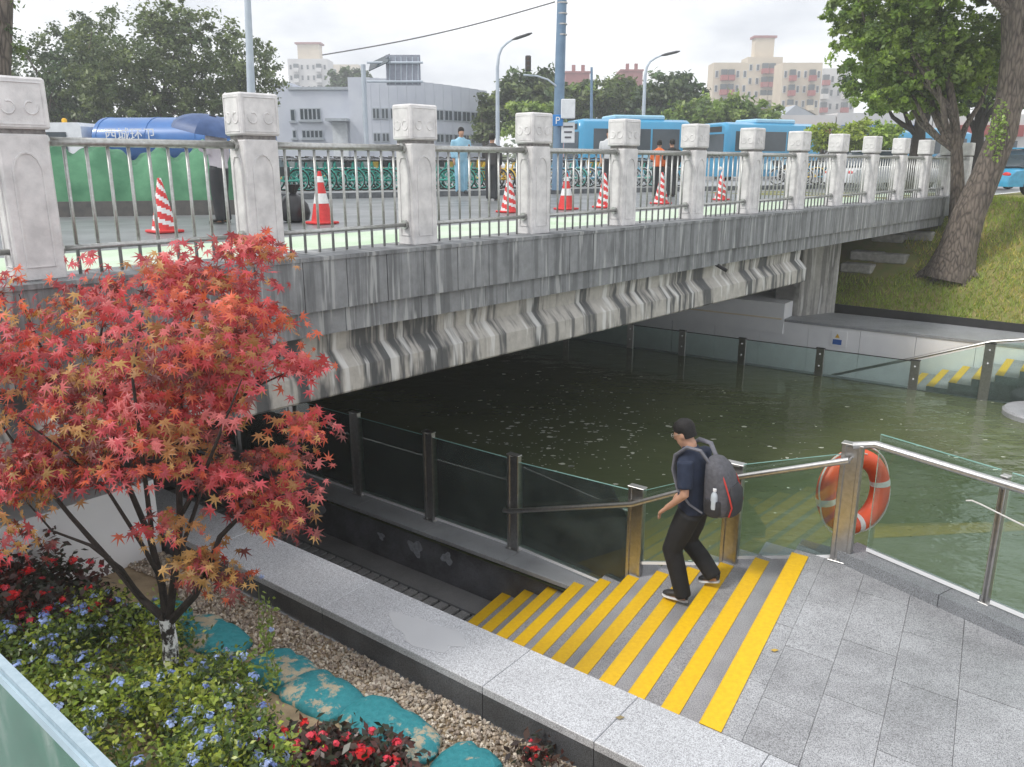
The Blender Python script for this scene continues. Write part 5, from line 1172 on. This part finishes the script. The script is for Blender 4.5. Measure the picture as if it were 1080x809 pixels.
# buses
M_bus = M('bus blue', (.04, .32, .55), (.035, .28, .50), scale=.8, rough=.3, coat=.4); M_busl = M('bus light blue', (.35, .60, .74), (.30, .54, .70), rough=.3)
def bus(label, nose_p, heading, L, sgn=1):
    r = thing('bus', label, 'bus', nose_p, 'city buses beyond the bicycles', heading); local_root(r); H, Wd = 3.0, 2.5
    prof = [(-Wd / 2 + .02, .35), (-Wd / 2, .9), (-Wd / 2, 2.55), (-Wd / 2 + .12, 2.88), (-Wd / 2 + .4, H), (Wd / 2 - .4, H), (Wd / 2 - .12, 2.88), (Wd / 2, 2.55), (Wd / 2, .9), (Wd / 2 - .02, .35)]
    body = obj('body', MB().loft([[V(x, y * k, .35 + (z - .35) * k2) for y, z in prof] for x, k, k2 in ((0, .93, .96), (.12, .985, .99), (.3, 1, 1), (L - .3, 1, 1), (L - .08, .98, .99), (L, .94, .97))]), M_bus, r, True, True)
    n = int((L - 1.2) / 1.35)
    for s in (-1, 1):
        for i in range(n):
            x0 = .75 + i * (L - 1.2) / n; obj('window', MB().box((x0 + .6, s * (Wd / 2 + .004), 2.08), ((L - 1.2) / n - .09, .02, .95), 0, 0, .008), M_pane, r, False, True)
        obj('livery_stripe', MB().add([V(.3 * L, s * (Wd / 2 + .012), .7), V(.55 * L, s * (Wd / 2 + .012), .7), V(.75 * L, s * (Wd / 2 + .012), 1.5), V(.60 * L, s * (Wd / 2 + .012), 1.5)], [(0, 1, 2, 3)]), M_busl, r, False, True)
        for x in (1.9, L - 2.3):
            w = obj('wheel', MB().lathe([(.1, -.13), (.46, -.13), (.48, -.09), (.48, .09), (.46, .13), (.1, .13)], (x, s * (Wd / 2 - .12), .48), 18, 0, 'Y'), M_rubber, r, False, True); obj('hub', MB().lathe([(.02, -.15), (.24, -.14), (.24, .14), (.02, .15)], (x, s * (Wd / 2 - .12), .48), 12, 0, 'Y'), M_steel, w, False, True)
    for x, sg in ((-.01, 1), (L + .01, -1)):
        obj('windscreen', MB().box((x, 0, 1.85), (.03, 2.1, 1.15), 0, 0, .01), M_pane, r, False, True); obj('route_display', MB().box((x, 0, 2.66), (.03, 1.7, .26), 0, 0, .01), M_black, r, False, True)
        for s in (-1, 1): obj('headlight', MB().ell((x + .03 * sg, s * .9, .75), (.05, .18, .11)), M_conew, r, True, True)
    obj('roof_unit', MB().box((L * .55, 0, H + .09), (2.6, 1.7, .22), 0, 0, .06), M_busl, r, False, True)
    return r
bus('blue city bus behind the bicycles between fourth and sixth posts', V(D(602, 150, 41).x, 40.5, DZ), R(14), 5.6)
bus('blue city bus with wide windows behind the seventh stone post', V(D(752, 150, 43).x, 43.5, DZ), R(24), 6.2)
bus('distant blue bus seen between trunks near the bridge end', V(23, 54, DZ), R(20), 7)
# cars
def car(label, loc, heading, col):
    r = thing('parked_car', label, 'car', loc, 'cars by the bridge end', heading); local_root(r); mc = M('car paint ' + str(col), col, rough=.25, coat=.5)
    secs = [(-2.15, .55, .75, .60), (-2.0, .50, .85, .80), (-1.2, .42, .88, .90), (0, .40, .88, .92), (1.1, .42, .87, .88), (1.9, .48, .82, .74), (2.1, .52, .74, .62)]
    obj('body', MB().loft([[V(x, w * cx, z0 if sz < 0 else zt - (.06 if abs(cx) > .9 else 0)) for cx, sz in ((-1, -1), (1, -1), (1.0, 1), (.85, 1), (-.85, 1), (-1.0, 1))] for x, z0, w, zt in [(x, .28, w, zt) for x, _, w, zt in secs]]), mc, r, True, True)
    obj('cabin', MB().loft([[V(x, w * s, z) for s, z in ((-1, .86), (1, .86), (.80 if w > .5 else .8, zt), (-.80, zt))] for x, w, zt in ((-1.75, .78, .90), (-1.1, .80, 1.38), (.15, .80, 1.44), (.95, .80, .92))]), M_pane, r, True, True)
    obj('roof', MB().box((-.45, 0, 1.44), (1.3, 1.24, .05), 0, 0, .02), mc, r, False, True)
    for x in (-1.35, 1.3):
        for y in (-.8, .8):
            w = obj('wheel', MB().lathe([(.05, -.1), (.30, -.1), (.32, -.07), (.32, .07), (.30, .1), (.05, .1)], (x, y, .32), 16, 0, 'Y'), M_rubber, r, False, True); obj('rim', MB().lathe([(.02, -.11), (.19, -.105), (.19, .105), (.02, .11)], (x, y, .32), 10, 0, 'Y'), M_steel, w, False, True)
    for y in (-.6, .6): obj('headlight', MB().ell((2.04, y, .62), (.08, .16, .07)), M_conew, r, True, True); obj('tail_light', MB().ell((-2.1, y, .65), (.05, .16, .07)), M_conered, r, True, True)
car('white car parked behind the balustrade near the bridge end', V(14.5, 33, DZ), R(20), (.65, .68, .7)); car('silver car seen beside the dark tree trunks on the right', V(18.2, 33.5, DZ), R(25), (.4, .42, .45)); car('bright blue car glimpsed between the two right hand trunks', V(17.2, 27.2, DZ), R(15), (.05, .35, .6))

# ================================================================== POLES, SIGNS, WIRES
M_polew = M('painted pole', (.50, .56, .62), (.42, .48, .55), scale=3, rough=.5); M_poleb = M('blue grey pole', (.16, .25, .36), (.12, .20, .30), scale=3, rough=.45); M_lamp = M('lamp housing', (.06, .06, .065), rough=.5)
bpz = V(D(588, 150, 27).x, 27, DZ + .15)
po = thing('utility_pole', 'thick blue grey pole with cabinet and parking sign behind the fourth post', 'pole', bpz)
topz = D(592, -60, 27).z
obj('shaft', MB().tube([bpz, V(bpz.x + .04, 27, 6.6), V(bpz.x + .10, 27, topz)], [.17, .16, .14], 14), M_poleb, po, True)
for z in (7.9, 8.2, 8.5, 8.8, 9.1): obj('step_ring', MB().lathe([(.165, -.02), (.165, .02)], (bpz.x + .09, 27, z), 14), M_steel, po)
c = D(599, 115, 26.8); obj('cabinet', MB().box(c, (.44, .26, .58), 0, 0, .02), M_vw, po)
c = D(599, 140, 26.8); obj('notice_board', MB().box(c, (.42, .05, .62), 0, 0, .01), M_vw, po)
for i, z in enumerate((.18, .02, -.14)): obj('notice_line', MB().box(c + V(0, -.03, z), (.30 - .05 * i, .01, .05)), M('dark print', (.08, .08, .1)), po)
c = D(588, 127, 26.75); sg = obj('parking_sign', MB().box(c, (.34, .03, .34), 0, 0, .02), M('sign blue', (.02, .22, .60), rough=.4), po)
text('P', c + V(-.075, -.018, -.10), (R(90), 0, 0), .30, M_conew, po, 'parking_letter')
arm = [D(587, 91, 26.9), D(578, 84, 26.9), D(566, 80, 26.9), D(552, 79, 26.9)]; obj('signal_arm', MB().tube(arm, .03, 6), M_polew, po, True)
c = D(557, 67, 26.9); sgn = obj('signal_head', MB().box(c, (.18, .16, .46), 0, 0, .03), M_lamp, po)
for dz in (-.14, 0, .14): obj('signal_lens', MB().lathe([(.055, -.09), (.055, -.085), (.03, -.08)], c + V(0, -.005, dz), 10, 0, 'Y'), M('signal lens', (.08, .03, .03), (.05, .06, .04), rough=.2), sgn)
wire = [D(585 - 245 * i / 12, 2 + 56 * i / 12 + 5 * math.sin(math.pi * i / 12), 27 + 33 * i / 12) for i in range(13)]
tag(obj('overhead_wire', MB().tube(wire, [.02 + .002 * i for i in range(13)], 5), M_lamp), 'thin dark overhead wire running from the thick pole to the left', 'wire')
def street_lamp(lab, u, vb, vt, hu, hv, y):
    b = V(D(u, vb, y).x, y, DZ); t = D(u, vt, y); h = D(hu, hv, y); r = thing('street_lamp', lab, 'street lamp', b, 'street lamps beyond the road')
    w = t.z
    pts = [b, V(b.x, y, (b.z + w) / 2), V(b.x, y, w)] + [V(b.x + (h.x - b.x) * a, y, w + (h.z - w) * c_) for a, c_ in ((.08, .42), (.25, .68), (.55, .86), (.85, .97))]
    obj('pole', MB().tube(pts, [.13, .11, .09, .07, .06, .055, .05], 8), M_polew, r, True)
    d = (h - pts[-1]).normalized(); e = pts[-1]; obj('lamp_head', MB().tube([e, e + d * .25, e + d * .9, e + d * 1.1], [.07, .16, .15, .06], 8, 0, False, .5), M_lamp, r, True)
street_lamp('curved street lamp with dark head left of the thick pole', 525, 165, 72, 543, 41, 46); street_lamp('curved street lamp with dark head above the second bus', 677, 165, 80, 700, 58, 50)
for lab, u0, u1, v1, y, r0, mt in (('slim dark topped pole rising from the trees right of the thick pole', 624, 624, 71, 44, .10, M_poleb), ('tall pale tapered pole above the second stone post', 266, 260, -30, 22, .12, M_polew)):
    b = V(D(u0, 170, y).x, y, DZ); t = D(u1, v1, y); r = thing('pole', lab, 'pole', b); obj('shaft', MB().tube([b, b.lerp(t, .5), t], [r0, r0 * .85, r0 * .6], 10), mt, r, True); obj('base_flange', MB().lathe([(r0 * 1.8, 0), (r0 * 1.8, .06), (r0 * 1.1, .1)], b, 12), mt, r)
# billboard seen from behind with a camera pole
yb = 50; r = thing('billboard', 'grey backed billboard on a mast in front of the low building', 'billboard', V(D(387, 160, yb).x, yb, DZ)); b = Vector(r.location)
obj('mast', MB().tube([b, V(b.x, yb, D(387, 68, yb).z)], .14, 8), M_polew, r); a0, a1 = D(408, 90, yb), D(443, 58, yb)
obj('panel', MB().box((a0 + a1) / 2, (a1.x - a0.x, .12, a1.z - a0.z)), M('panel back', (.30, .32, .38), (.24, .26, .32), rough=.6), r)
for v in (66, 86): p_, q_ = D(387, v, yb - .15), D(446, v, yb - .15); obj('cross_beam', MB().tube([p_, q_], .07, 6), M_polew, r)
for i in range(6): u = 411 + i * 6; obj('rib', MB().tube([D(u, 60, yb - .09), D(u, 89, yb - .09)], .03, 5), M_polew, r)
c = D(400, 66, yb); obj('solar_panel', MB().box(c, (1.3, .9, .05), 0, 0, 0, Matrix.Rotation(R(35), 3, 'X') @ Matrix.Rotation(R(-25), 3, 'Y')), M_pane, r)
# ================================================================== BUILDINGS
def facade_box(par, name, a, b, depth, z0, z1, mat, nrm):
    return obj(name, MB().prism([a, b, b + nrm * depth, a + nrm * depth], z0, z1), mat, par)
def window(par, a, d, nrm, x0, x1, z0, z1, frame, panes=3, sill=True):
    c = a + d * ((x0 + x1) / 2); rz = math.atan2(d.y, d.x); w = x1 - x0; h = z1 - z0; e = -nrm
    o = obj('window', MB().box(V(c.x, c.y, z0 + h / 2) + e * .02, (w, .10, h), rz), frame, par)
    for i in range(panes):
        pc = a + d * (x0 + w * (i + .5) / panes); obj('pane', MB().box(V(pc.x, pc.y, z0 + h / 2) + e * .06, (w / panes - .10, .05, h - .14), rz), M_pane, o)
    if sill: obj('sill', MB().box(V(c.x, c.y, z0 - .06) + e * .08, (w + .2, .3, .09), rz), frame, o)
M_gw = M('grey white render', (.58, .61, .67), (.52, .55, .62), scale=.8, rough=.85, bmp=.1); M_frame = M('window frame', (.42, .46, .50), rough=.5)
GB = 60.; lbx = V(D(288, 160, GB).x, GB, DZ); r = thing('low_grey_building', 'low grey white two storey building behind the bicycles', 'building', lbx); 
def gx_(u): return D(u, 130, GB).x
def gz_(v): return D(400, v, GB).z
nrm = V(0, 1, 0); d = V(1, 0, 0)
facade_box(r, 'left_wing', V(gx_(286), GB + .6, 0), V(gx_(306), GB + .6, 0), 14, DZ, gz_(86), M_gw, nrm)
facade_box(r, 'front_wall', V(gx_(306) + .02, GB, 0), V(gx_(372), GB, 0), 14, DZ, gz_(95), M_gw, nrm)
facade_box(r, 'pier', V(gx_(370), GB - .4, 0), V(gx_(384), GB - .4, 0), 14.4, DZ, gz_(82), M_gw, nrm)
rings = []; n_ = 14; pts = []
for i in range(n_ + 1):
    a = i / n_; u = 384 + 127 * a; pts.append(V(gx_(u), GB - .3 + 6.0 * a ** 2.2, 0))
for i in range(n_): obj('curved_wall_panel', MB().prism([pts[i], pts[i + 1] - V(.01, 0, 0), pts[i + 1] + V(-.01, 12, 0), pts[i] + V(0, 12, 0)], DZ, gz_(82) - .03 * i), M_gw, r)
obj('roof_edge', MB().prism([V(gx_(306), GB - .15, 0), V(gx_(372), GB - .15, 0), V(gx_(372), GB + 1, 0), V(gx_(306), GB + 1, 0)], gz_(95) + .01, gz_(95) + .2), M_frame, r)
A0 = V(gx_(306), GB, 0)
for (u0, u1, v0, v1, np_) in ((307, 312, 115, 128, 1), (317, 339, 114, 127, 5), (308, 312, 137, 146, 1), (318, 340, 137, 146, 5)): window(r, A0, d, nrm, gx_(u0) - A0.x, gx_(u1) - A0.x, gz_(v1), gz_(v0), M_frame, np_)
A1 = V(gx_(390), GB - .3, 0)
for i in range(n_):
    if i in (0,): continue
    p_, q_ = pts[i], pts[i + 1]; dd = (q_ - p_).normalized(); nn_ = V(-dd.y, dd.x, 0); Lp = (q_ - p_).length
    if i not in (4, 5, 6): window(r, p_, dd, nn_, .06, Lp - .06, gz_(126), gz_(114) , M_frame, 2, False)
    if i > 7 or i in (1, 2): window(r, p_, dd, nn_, .06, Lp - .06, gz_(150), gz_(140), M_frame, 2, False)
cA = V((gx_(347) + gx_(370)) / 2, GB - .6, gz_(127)); obj('door_canopy', MB().box(cA, (gx_(370) - gx_(347), 1.3, .18)), M_frame, r); o = obj('door', MB().box(V(cA.x, GB - .04, (DZ + gz_(129)) / 2), (gx_(366) - gx_(350), .10, gz_(129) - DZ)), M_vw, r); obj('handle', MB().box(V(cA.x + .5, GB - .12, DZ + 1.1), (.05, .05, .3)), M_lamp, o)
# apartment towers far behind
M_apt = M('cream apartment wall', (.62, .54, .42), (.54, .46, .36), scale=.3, rough=.9); M_aptw = M('pale apartment wall', (.62, .61, .60), (.55, .54, .54), scale=.3, rough=.9); M_redb = M('red balcony', (.36, .085, .08), (.30, .07, .07), scale=.5, rough=.8); M_ret = M('brick red wall', (.34, .13, .13), (.28, .11, .11), scale=1, rough=.9)
def tower(label, u0, u1, vt, y, mat, floors, cols, roofu=None, cap=True, vb=165, balc=None, ph=3.0, balc_rows=(0,)):
    a, b = D(u0, vt, y), D(u1, vt, y); w = b.x - a.x; zt = a.z; r = thing('apartment_tower', label, 'building', V((a.x + b.x) / 2, y, DZ), 'apartment towers beyond the trees')
    obj('wall', MB().box(V((a.x + b.x) / 2, y + w * .35, (DZ + zt) / 2), (w, w * .7, zt - DZ)), mat, r)
    if cap:
        rf = obj('roof_block', MB().box(V(a.x + w * .5, y + w * .35, zt + 2.2), (w * .55, w * .35, 4.4)), M_apt, r); obj('roof_slab', MB().box(V(a.x + w * .5, y + w * .35, zt + 4.6), (w * .66, w * .42, .5)), M_ret, rf)
    for f_ in range(floors):
        z = zt - 1.0 - ph * (f_ + 1) + .9
        for c in range(cols):
            x = a.x + w * (c + .5) / cols; ww = w / cols * .5
            if balc and (c in balc):
                o = obj('balcony', MB().box(V(x, y - .7, z - .1), (w / cols * .9, 1.4, 1.1)), M_redb if f_ in balc_rows else mat, r)
                obj('glazing', MB().box(V(x, y - .35, z + 1.05), (w / cols * .84, .7, 1.2)), M_pane, o)
            else:
                o = obj('window', MB().box(V(x, y - .03, z + .75), (ww, .12, 1.5)), M_aptw, r); obj('pane', MB().box(V(x, y - .08, z + .75), (ww - .25, .08, 1.25)), M_pane, o)
    return r
tower('pale high rise with roof block above the low grey building', 303, 345, 62, 260, M_aptw, 9, 7, balc=(1, 5), balc_rows=())
tower('cream tower half hidden by trees right of the pale high rise', 349, 378, 68, 330, M_apt, 6, 4, cap=False)
tower('cream apartment block with red top balconies, leftmost of the right hand group', 753, 790, 66, 190, M_apt, 9, 5, cap=False, balc=(1, 2), balc_rows=(0, 1))
tower('tall cream apartment block with small roof tower in the right hand group', 789, 826, 60, 205, M_apt, 10, 5, cap=True, balc=(2, 3), balc_rows=(0, 1, 3))
tower('cream apartment block with stacked red balconies beside the big tree', 826, 868, 66, 185, M_apt, 9, 6, cap=False, balc=(1, 4), balc_rows=(0, 1))
tower('cream apartment block nearest the big tree crown', 868, 905, 72, 200, M_aptw, 9, 5, cap=False, balc=(0, 3), balc_rows=(0, 2))
for lab, u0, u1, vt, y in (('brick red roof block above the trees right of the thick pole', 597, 622, 77, 150), ('dark red building top with chimneys above the trees', 655, 678, 75, 160)):
    a, b = D(u0, vt, y), D(u1, vt, y); r = thing('red_building', lab, 'building', V((a.x + b.x) / 2, y, DZ)); obj('wall', MB().box(V((a.x + b.x) / 2, y + 3, (DZ + a.z) / 2), (b.x - a.x, 6, a.z - DZ)), M_ret, r)
    rf = obj('parapet', MB().box(V((a.x + b.x) / 2, y + 3, a.z + .15), (b.x - a.x + .3, 6.3, .3)), M_ret, r)
    for k_ in (.35, .75): obj('chimney', MB().box(V(a.x + (b.x - a.x) * k_, y + 2, a.z + .8), (.6, .6, 1.4)), M_ret, rf)
a, b = D(812, 135, 90), D(884, 135, 90); r = thing('gable_shed', 'pale grey sloping roof shed behind the bus and hedges', 'building', V((a.x + b.x) / 2, 90, DZ)); apx = D(838, 111, 90); rt = D(884, 127, 90)
obj('wall', MB().prism([V(a.x, 90, 0), V(b.x, 90, 0), V(b.x, 104, 0), V(a.x, 104, 0)], DZ, b.z), M_gw, r)
obj('roof', MB().add([V(a.x - .3, 89.6, b.z), V(apx.x, 89.6, apx.z), V(b.x + .4, 89.6, rt.z - 1.0), V(b.x + .4, 89.6, b.z), V(a.x - .3, 104, b.z), V(apx.x, 104, apx.z), V(b.x + .4, 104, rt.z - 1), V(b.x + .4, 104, b.z)], [(0, 1, 2, 3), (7, 6, 5, 4), (0, 4, 5, 1), (1, 5, 6, 2), (2, 6, 7, 3)]), M('grey roofing', (.40, .43, .47), (.34, .37, .41), scale=.7, rough=.7), r)
for i in range(5): obj('vent', MB().box(D(822 + i * 5, 128, 89.5), (.35, .2, .35)), M_lamp, r)
r = thing('shop_row', 'low white roadside buildings behind the right hand tree trunks', 'building', V(27, 62, DZ))
for i in range(4): 
    x = 20 + i * 7; o = obj('unit', MB().box(V(x, 66, DZ + 2.2), (6.9, 8, 4.4 + .3 * (i % 2))), M_aptw, r); obj('shop_front', MB().box(V(x, 61.95, DZ + 1.4), (5.6, .15, 2.4)), M_pane, o); obj('sign_band', MB().box(V(x, 61.9, DZ + 3.3), (6.2, .25, .8)), M_redb if i % 2 == 0 else M_blue, o)
# ================================================================== TREES
def bl(u, v, y, ru, rv, w, depth=None):
    c = D(u, v, y); k = y / 890.0; return (c[:], (ru * k, depth or ru * k * .8, rv * k), w)
G1 = [(.095, .135, .05), (.125, .165, .06), (.075, .11, .045), (.15, .19, .075)]; G2 = [(.17, .25, .06), (.21, .30, .075), (.12, .19, .05), (.26, .34, .10)]; G3 = [(.24, .35, .06), (.29, .40, .08), (.18, .28, .055)]; G4 = [(.32, .40, .06), (.26, .34, .05)]; GD = [(.06, .105, .04), (.08, .13, .05), (.05, .085, .036)]
grp = 'trees beyond the road'
def T_(lab, u, y, blobs, r0, nc, per, leaf, cols, **kw): return tree('broadleaf_tree', lab, V(D(u, 165, y).x, y, DZ), blobs, r0, nc, per, leaf, cols, group=grp, **kw)
T_('large round tree with open crown behind the tank truck', 170, 44, [bl(160, 70, 44, 85, 62, 3), bl(215, 75, 45, 70, 55, 2), bl(120, 95, 43, 50, 45, 1), bl(180, 120, 44, 90, 25, 1.2), bl(185, 25, 44, 45, 22, .8)], .35, 620, 44, .105, G1, spread=.13, nlimb=9)
T_('dark tree at the left end of the row behind the tank truck', 60, 46, [bl(60, 80, 46, 50, 50, 2), bl(40, 105, 46, 50, 40, 1.2), bl(95, 60, 47, 30, 42, 1)], .3, 330, 44, .105, GD + G1[:2], spread=.16, nlimb=7)
T_('narrow dark conifer like tree between the two left crowns', 98, 50, [bl(98, 75, 50, 26, 50, 1), bl(100, 115, 50, 34, 30, .8)], .22, 90, 40, .15, GD, spread=.3)
T_('tree with light edge of leaves beside the tall pale pole', 262, 48, [bl(262, 80, 48, 34, 42, 2), bl(255, 120, 48, 32, 30, 1)], .22, 170, 42, .105, G1, spread=.2)
T_('small tree peeping over the low grey building', 362, 130, [bl(362, 85, 130, 16, 13, 1), bl(380, 82, 132, 14, 10, .6)], .3, 60, 30, .36, GD, spread=.3)
T_('dark green tree directly left of the thick pole', 550, 62, [bl(552, 105, 62, 34, 30, 2), bl(530, 118, 62, 22, 28, 1), bl(575, 92, 63, 24, 20, 1)], .28, 160, 40, .20, GD + G1, spread=.24)
T_('light green bushy tree below the traffic signal', 562, 50, [bl(560, 128, 50, 34, 20, 1), bl(580, 132, 50, 24, 18, .7)], .2, 90, 40, .15, G2, spread=.26)
T_('drooping tree at the corner of the low grey building', 512, 57, [bl(514, 125, 57, 14, 28, 1)], .2, 50, 40, .17, G1, spread=.35)
T_('broad green tree above the first blue bus', 640, 66, [bl(640, 108, 66, 38, 24, 2), bl(612, 115, 66, 30, 24, 1), bl(660, 98, 67, 26, 16, .8)], .28, 170, 40, .20, G1 + G2[:1], spread=.24)
T_('rounded dark tree above the gap between the two buses', 708, 64, [bl(705, 100, 64, 32, 24, 2), bl(690, 118, 64, 32, 24, 1), bl(725, 110, 64, 22, 22, .8)], .28, 160, 40, .20, GD + G1[:1], spread=.24)
T_('wide light green tree above the second bus', 760, 56, [bl(755, 120, 56, 42, 20, 2), bl(795, 124, 56, 28, 16, 1), bl(720, 128, 56, 26, 18, .8)], .26, 190, 42, .165, G2, spread=.24)
T_('distant tree line piece beside the red roof block', 625, 90, [bl(628, 100, 90, 24, 14, 1), bl(600, 102, 90, 20, 14, .7)], .3, 80, 36, .28, GD, spread=.3)
for lab, u, y, ru, rv, v, cc in (('bright yellow green hedge clump right of the grey shed', 868, 40, 18, 10, 140, G4), ('yellow green hedge clump behind the tenth post', 905, 40, 24, 12, 138, G4), ('yellow green bush left of the dark trunk', 935, 38, 18, 12, 140, G3)):
    tree('hedge_bush', lab, V(D(u, 165, y).x, y, DZ), [bl(u, v, y, ru, rv, 1), bl(u + 6, v + 12, y, ru, rv, .8)], .08, 60, 40, .09, cc, group='bright hedge clumps', spread=.35, cat='bush')
# big trees on the right bank
tbz = hit(1003, 286); y = tbz.y
def DY(u, v, dy=0): return D(u, v, y + dy)
tp1 = [tbz - V(.05, 0, .25), DY(1010, 262), DY(1022, 225), DY(1040, 185), DY(1058, 140), DY(1066, 95), DY(1070, 50), DY(1068, 0), DY(1062, -60), DY(1050, -130)]
bt = thing('leaning_tree', 'big leaning tree with rough dark bark on the grass slope', 'tree', tbz)
obj('trunk', MB().tube(tp1, [.62, .44, .37, .33, .31, .29, .27, .25, .2, .12], 14), M_bark, bt, True)
for a, b_, r0 in ((DY(1066, 95), DY(1085, 20, -.3), .16), (DY(1068, 20), DY(1020, -60, -1), .12), (DY(1058, 140), DY(1100, 60, .8), .14), (DY(1068, 0), DY(960, -60, -.5), .11)): obj('limb', MB().tube(bendy(a, b_, 5, .06), [r0 * (1 - .1 * i) for i in range(6)], 8), M_bark, bt, True)
for (du, dv) in ((-42, 8), (-22, 14), (14, 16), (30, 8)):
    e_ = hit(1003 + du, 286 + dv); obj('root', MB().tube([tbz + V(0, 0, .22), tbz.lerp(e_, .5) + V(0, 0, .12), e_ - V(0, 0, .04)], [.26, .15, .05], 8), M_bark, bt, True)
bb_ = [bl(1080, -60, y + .5, 90, 60, 2), bl(1000, -50, y, 80, 50, 2), bl(1110, 20, y + 1, 60, 50, 1)]
o = obj('crown', crown_mesh('crown', [((Vector(b[0]) - tbz)[:], b[1], b[2]) for b in bb_], 420, 46, .065, G2 + G3, .16), None, bt); o['kind'] = 'stuff'
iv = MB(); ip = in_ball(260, .6) * np.array([.28, .2, .75]) + np.array(DY(1052, 138, -.4)); s = .04 * (.6 + .7 * rng.random(260))
obj('ivy', fast_mesh('ivy', leaf_quads(ip - np.array(tbz), rng.normal(size=(260, 3)) + np.array([-.4, -.8, .4]), s, s * .7), 4, M_leaf2, np.array([(.20, .30, .05)]) * (.6 + .8 * rng.random((260, 1)))), None, bt)['kind'] = 'stuff'
tq = hit(1011, 243); y2 = tq.y
t2 = [tq - V(0, 0, .2), D(1010, 200, y2), D(1009, 160, y2), D(1006, 120, y2 + .1), D(1000, 80, y2 + .3), D(992, 30, y2 + .4)]
ut = tree('upright_tree', 'upright grey brown tree beside the bridge end with a wide green crown', tq, [bl(975, 55, y2 + .6, 70, 45, 3), bl(930, 40, y2 + 1, 52, 42, 2.2), bl(1030, 60, y2 + .8, 50, 42, 2), bl(940, 95, y2 + .9, 48, 24, 1.3), bl(985, 100, y2 + 1.2, 52, 26, 1.3), bl(910, 10, y2 + 1.2, 40, 30, 1.2), bl(985, -5, y2 + .5, 60, 30, 1.4)], .2, 1000, 46, .062, G2 + G3, trunk_pts=t2, nlimb=9, spread=.11)
for lab, u, yy, blobs in (('dark trunked tree behind the last balustrade posts', 968, 29, [bl(945, 85, 29, 50, 34, 1), bl(960, 60, 29.5, 50, 40, 1)]), ('forked dark tree between the two large trunks', 1030, 31, [bl(1035, 80, 31, 46, 34, 1), bl(1060, 70, 31, 46, 44, 1), bl(1005, 95, 31, 40, 22, .6)])):
    bs_ = V(D(u, 165, yy).x, yy, DZ); pts_ = [bs_, D(u + 1, 145, yy), D(u + 4, 115, yy), D(u + 2, 85, yy)]
    tree('dark_tree', lab, bs_, blobs, .28, 150, 40, .11, GD + G2[:1], trunk_pts=pts_, group='dark trees at the right', bark=M_bark2, spread=.22)
# tree at the very left edge
lt = V(D(-4, 160, 16).x, 16, DZ); r = thing('edge_tree', 'brown trunk with hanging leaves cut by the left edge of the view', 'tree', lt)
obj('trunk', MB().tube([lt, D(-2, 120, 16), D(2, 60, 16), D(5, 0, 16), D(3, -60, 16)], [.24, .19, .16, .14, .12], 10), M_bark, r, True)
b1 = [bl(-5, 70, 16, 26, 50, 1), bl(-20, 10, 16, 30, 40, 1)]
o = obj('crown', crown_mesh('crown', [((Vector(b[0]) - lt)[:], b[1], b[2]) for b in b1], 26, 36, .07, G1, .3), None, r); o['kind'] = 'stuff'
# far belt of vegetation closing the horizon
xs = []; tre = MB(); bc = []
for i in range(60): bc.append(((-160 + i * 7 + random.uniform(-2, 2), 150 + random.uniform(-8, 20), DZ + 3.2), (6, 5, 4.2 + random.uniform(-1, 1.5)), 1))
o = obj('far_tree_belt', crown_mesh('far_tree_belt', bc, 900, 30, .55, GD + G1, .35), None); tag(o, 'low belt of distant trees along the horizon beyond the buildings', 'trees', None, 'stuff')

# ================================================================== HAZE
hz = MB().box((20, 175, 25), (700, 400, 56)); hm_, t_, n_, b_ = newmat('thin haze'); n_.remove(b_)
pv = n_.new('ShaderNodeVolumePrincipled'); pv.inputs['Color'].default_value = (.93, .95, .97, 1); pv.inputs['Density'].default_value = .0019; pv.inputs['Anisotropy'].default_value = .2
t_.links.new(pv.outputs[0], n_['Material Output'].inputs['Volume'])
o = obj('haze', hz, hm_); tag(o, 'thin pale haze hanging in the air over the whole scene', 'haze', None, 'stuff')
SC.cycles.volume_bounces = 1
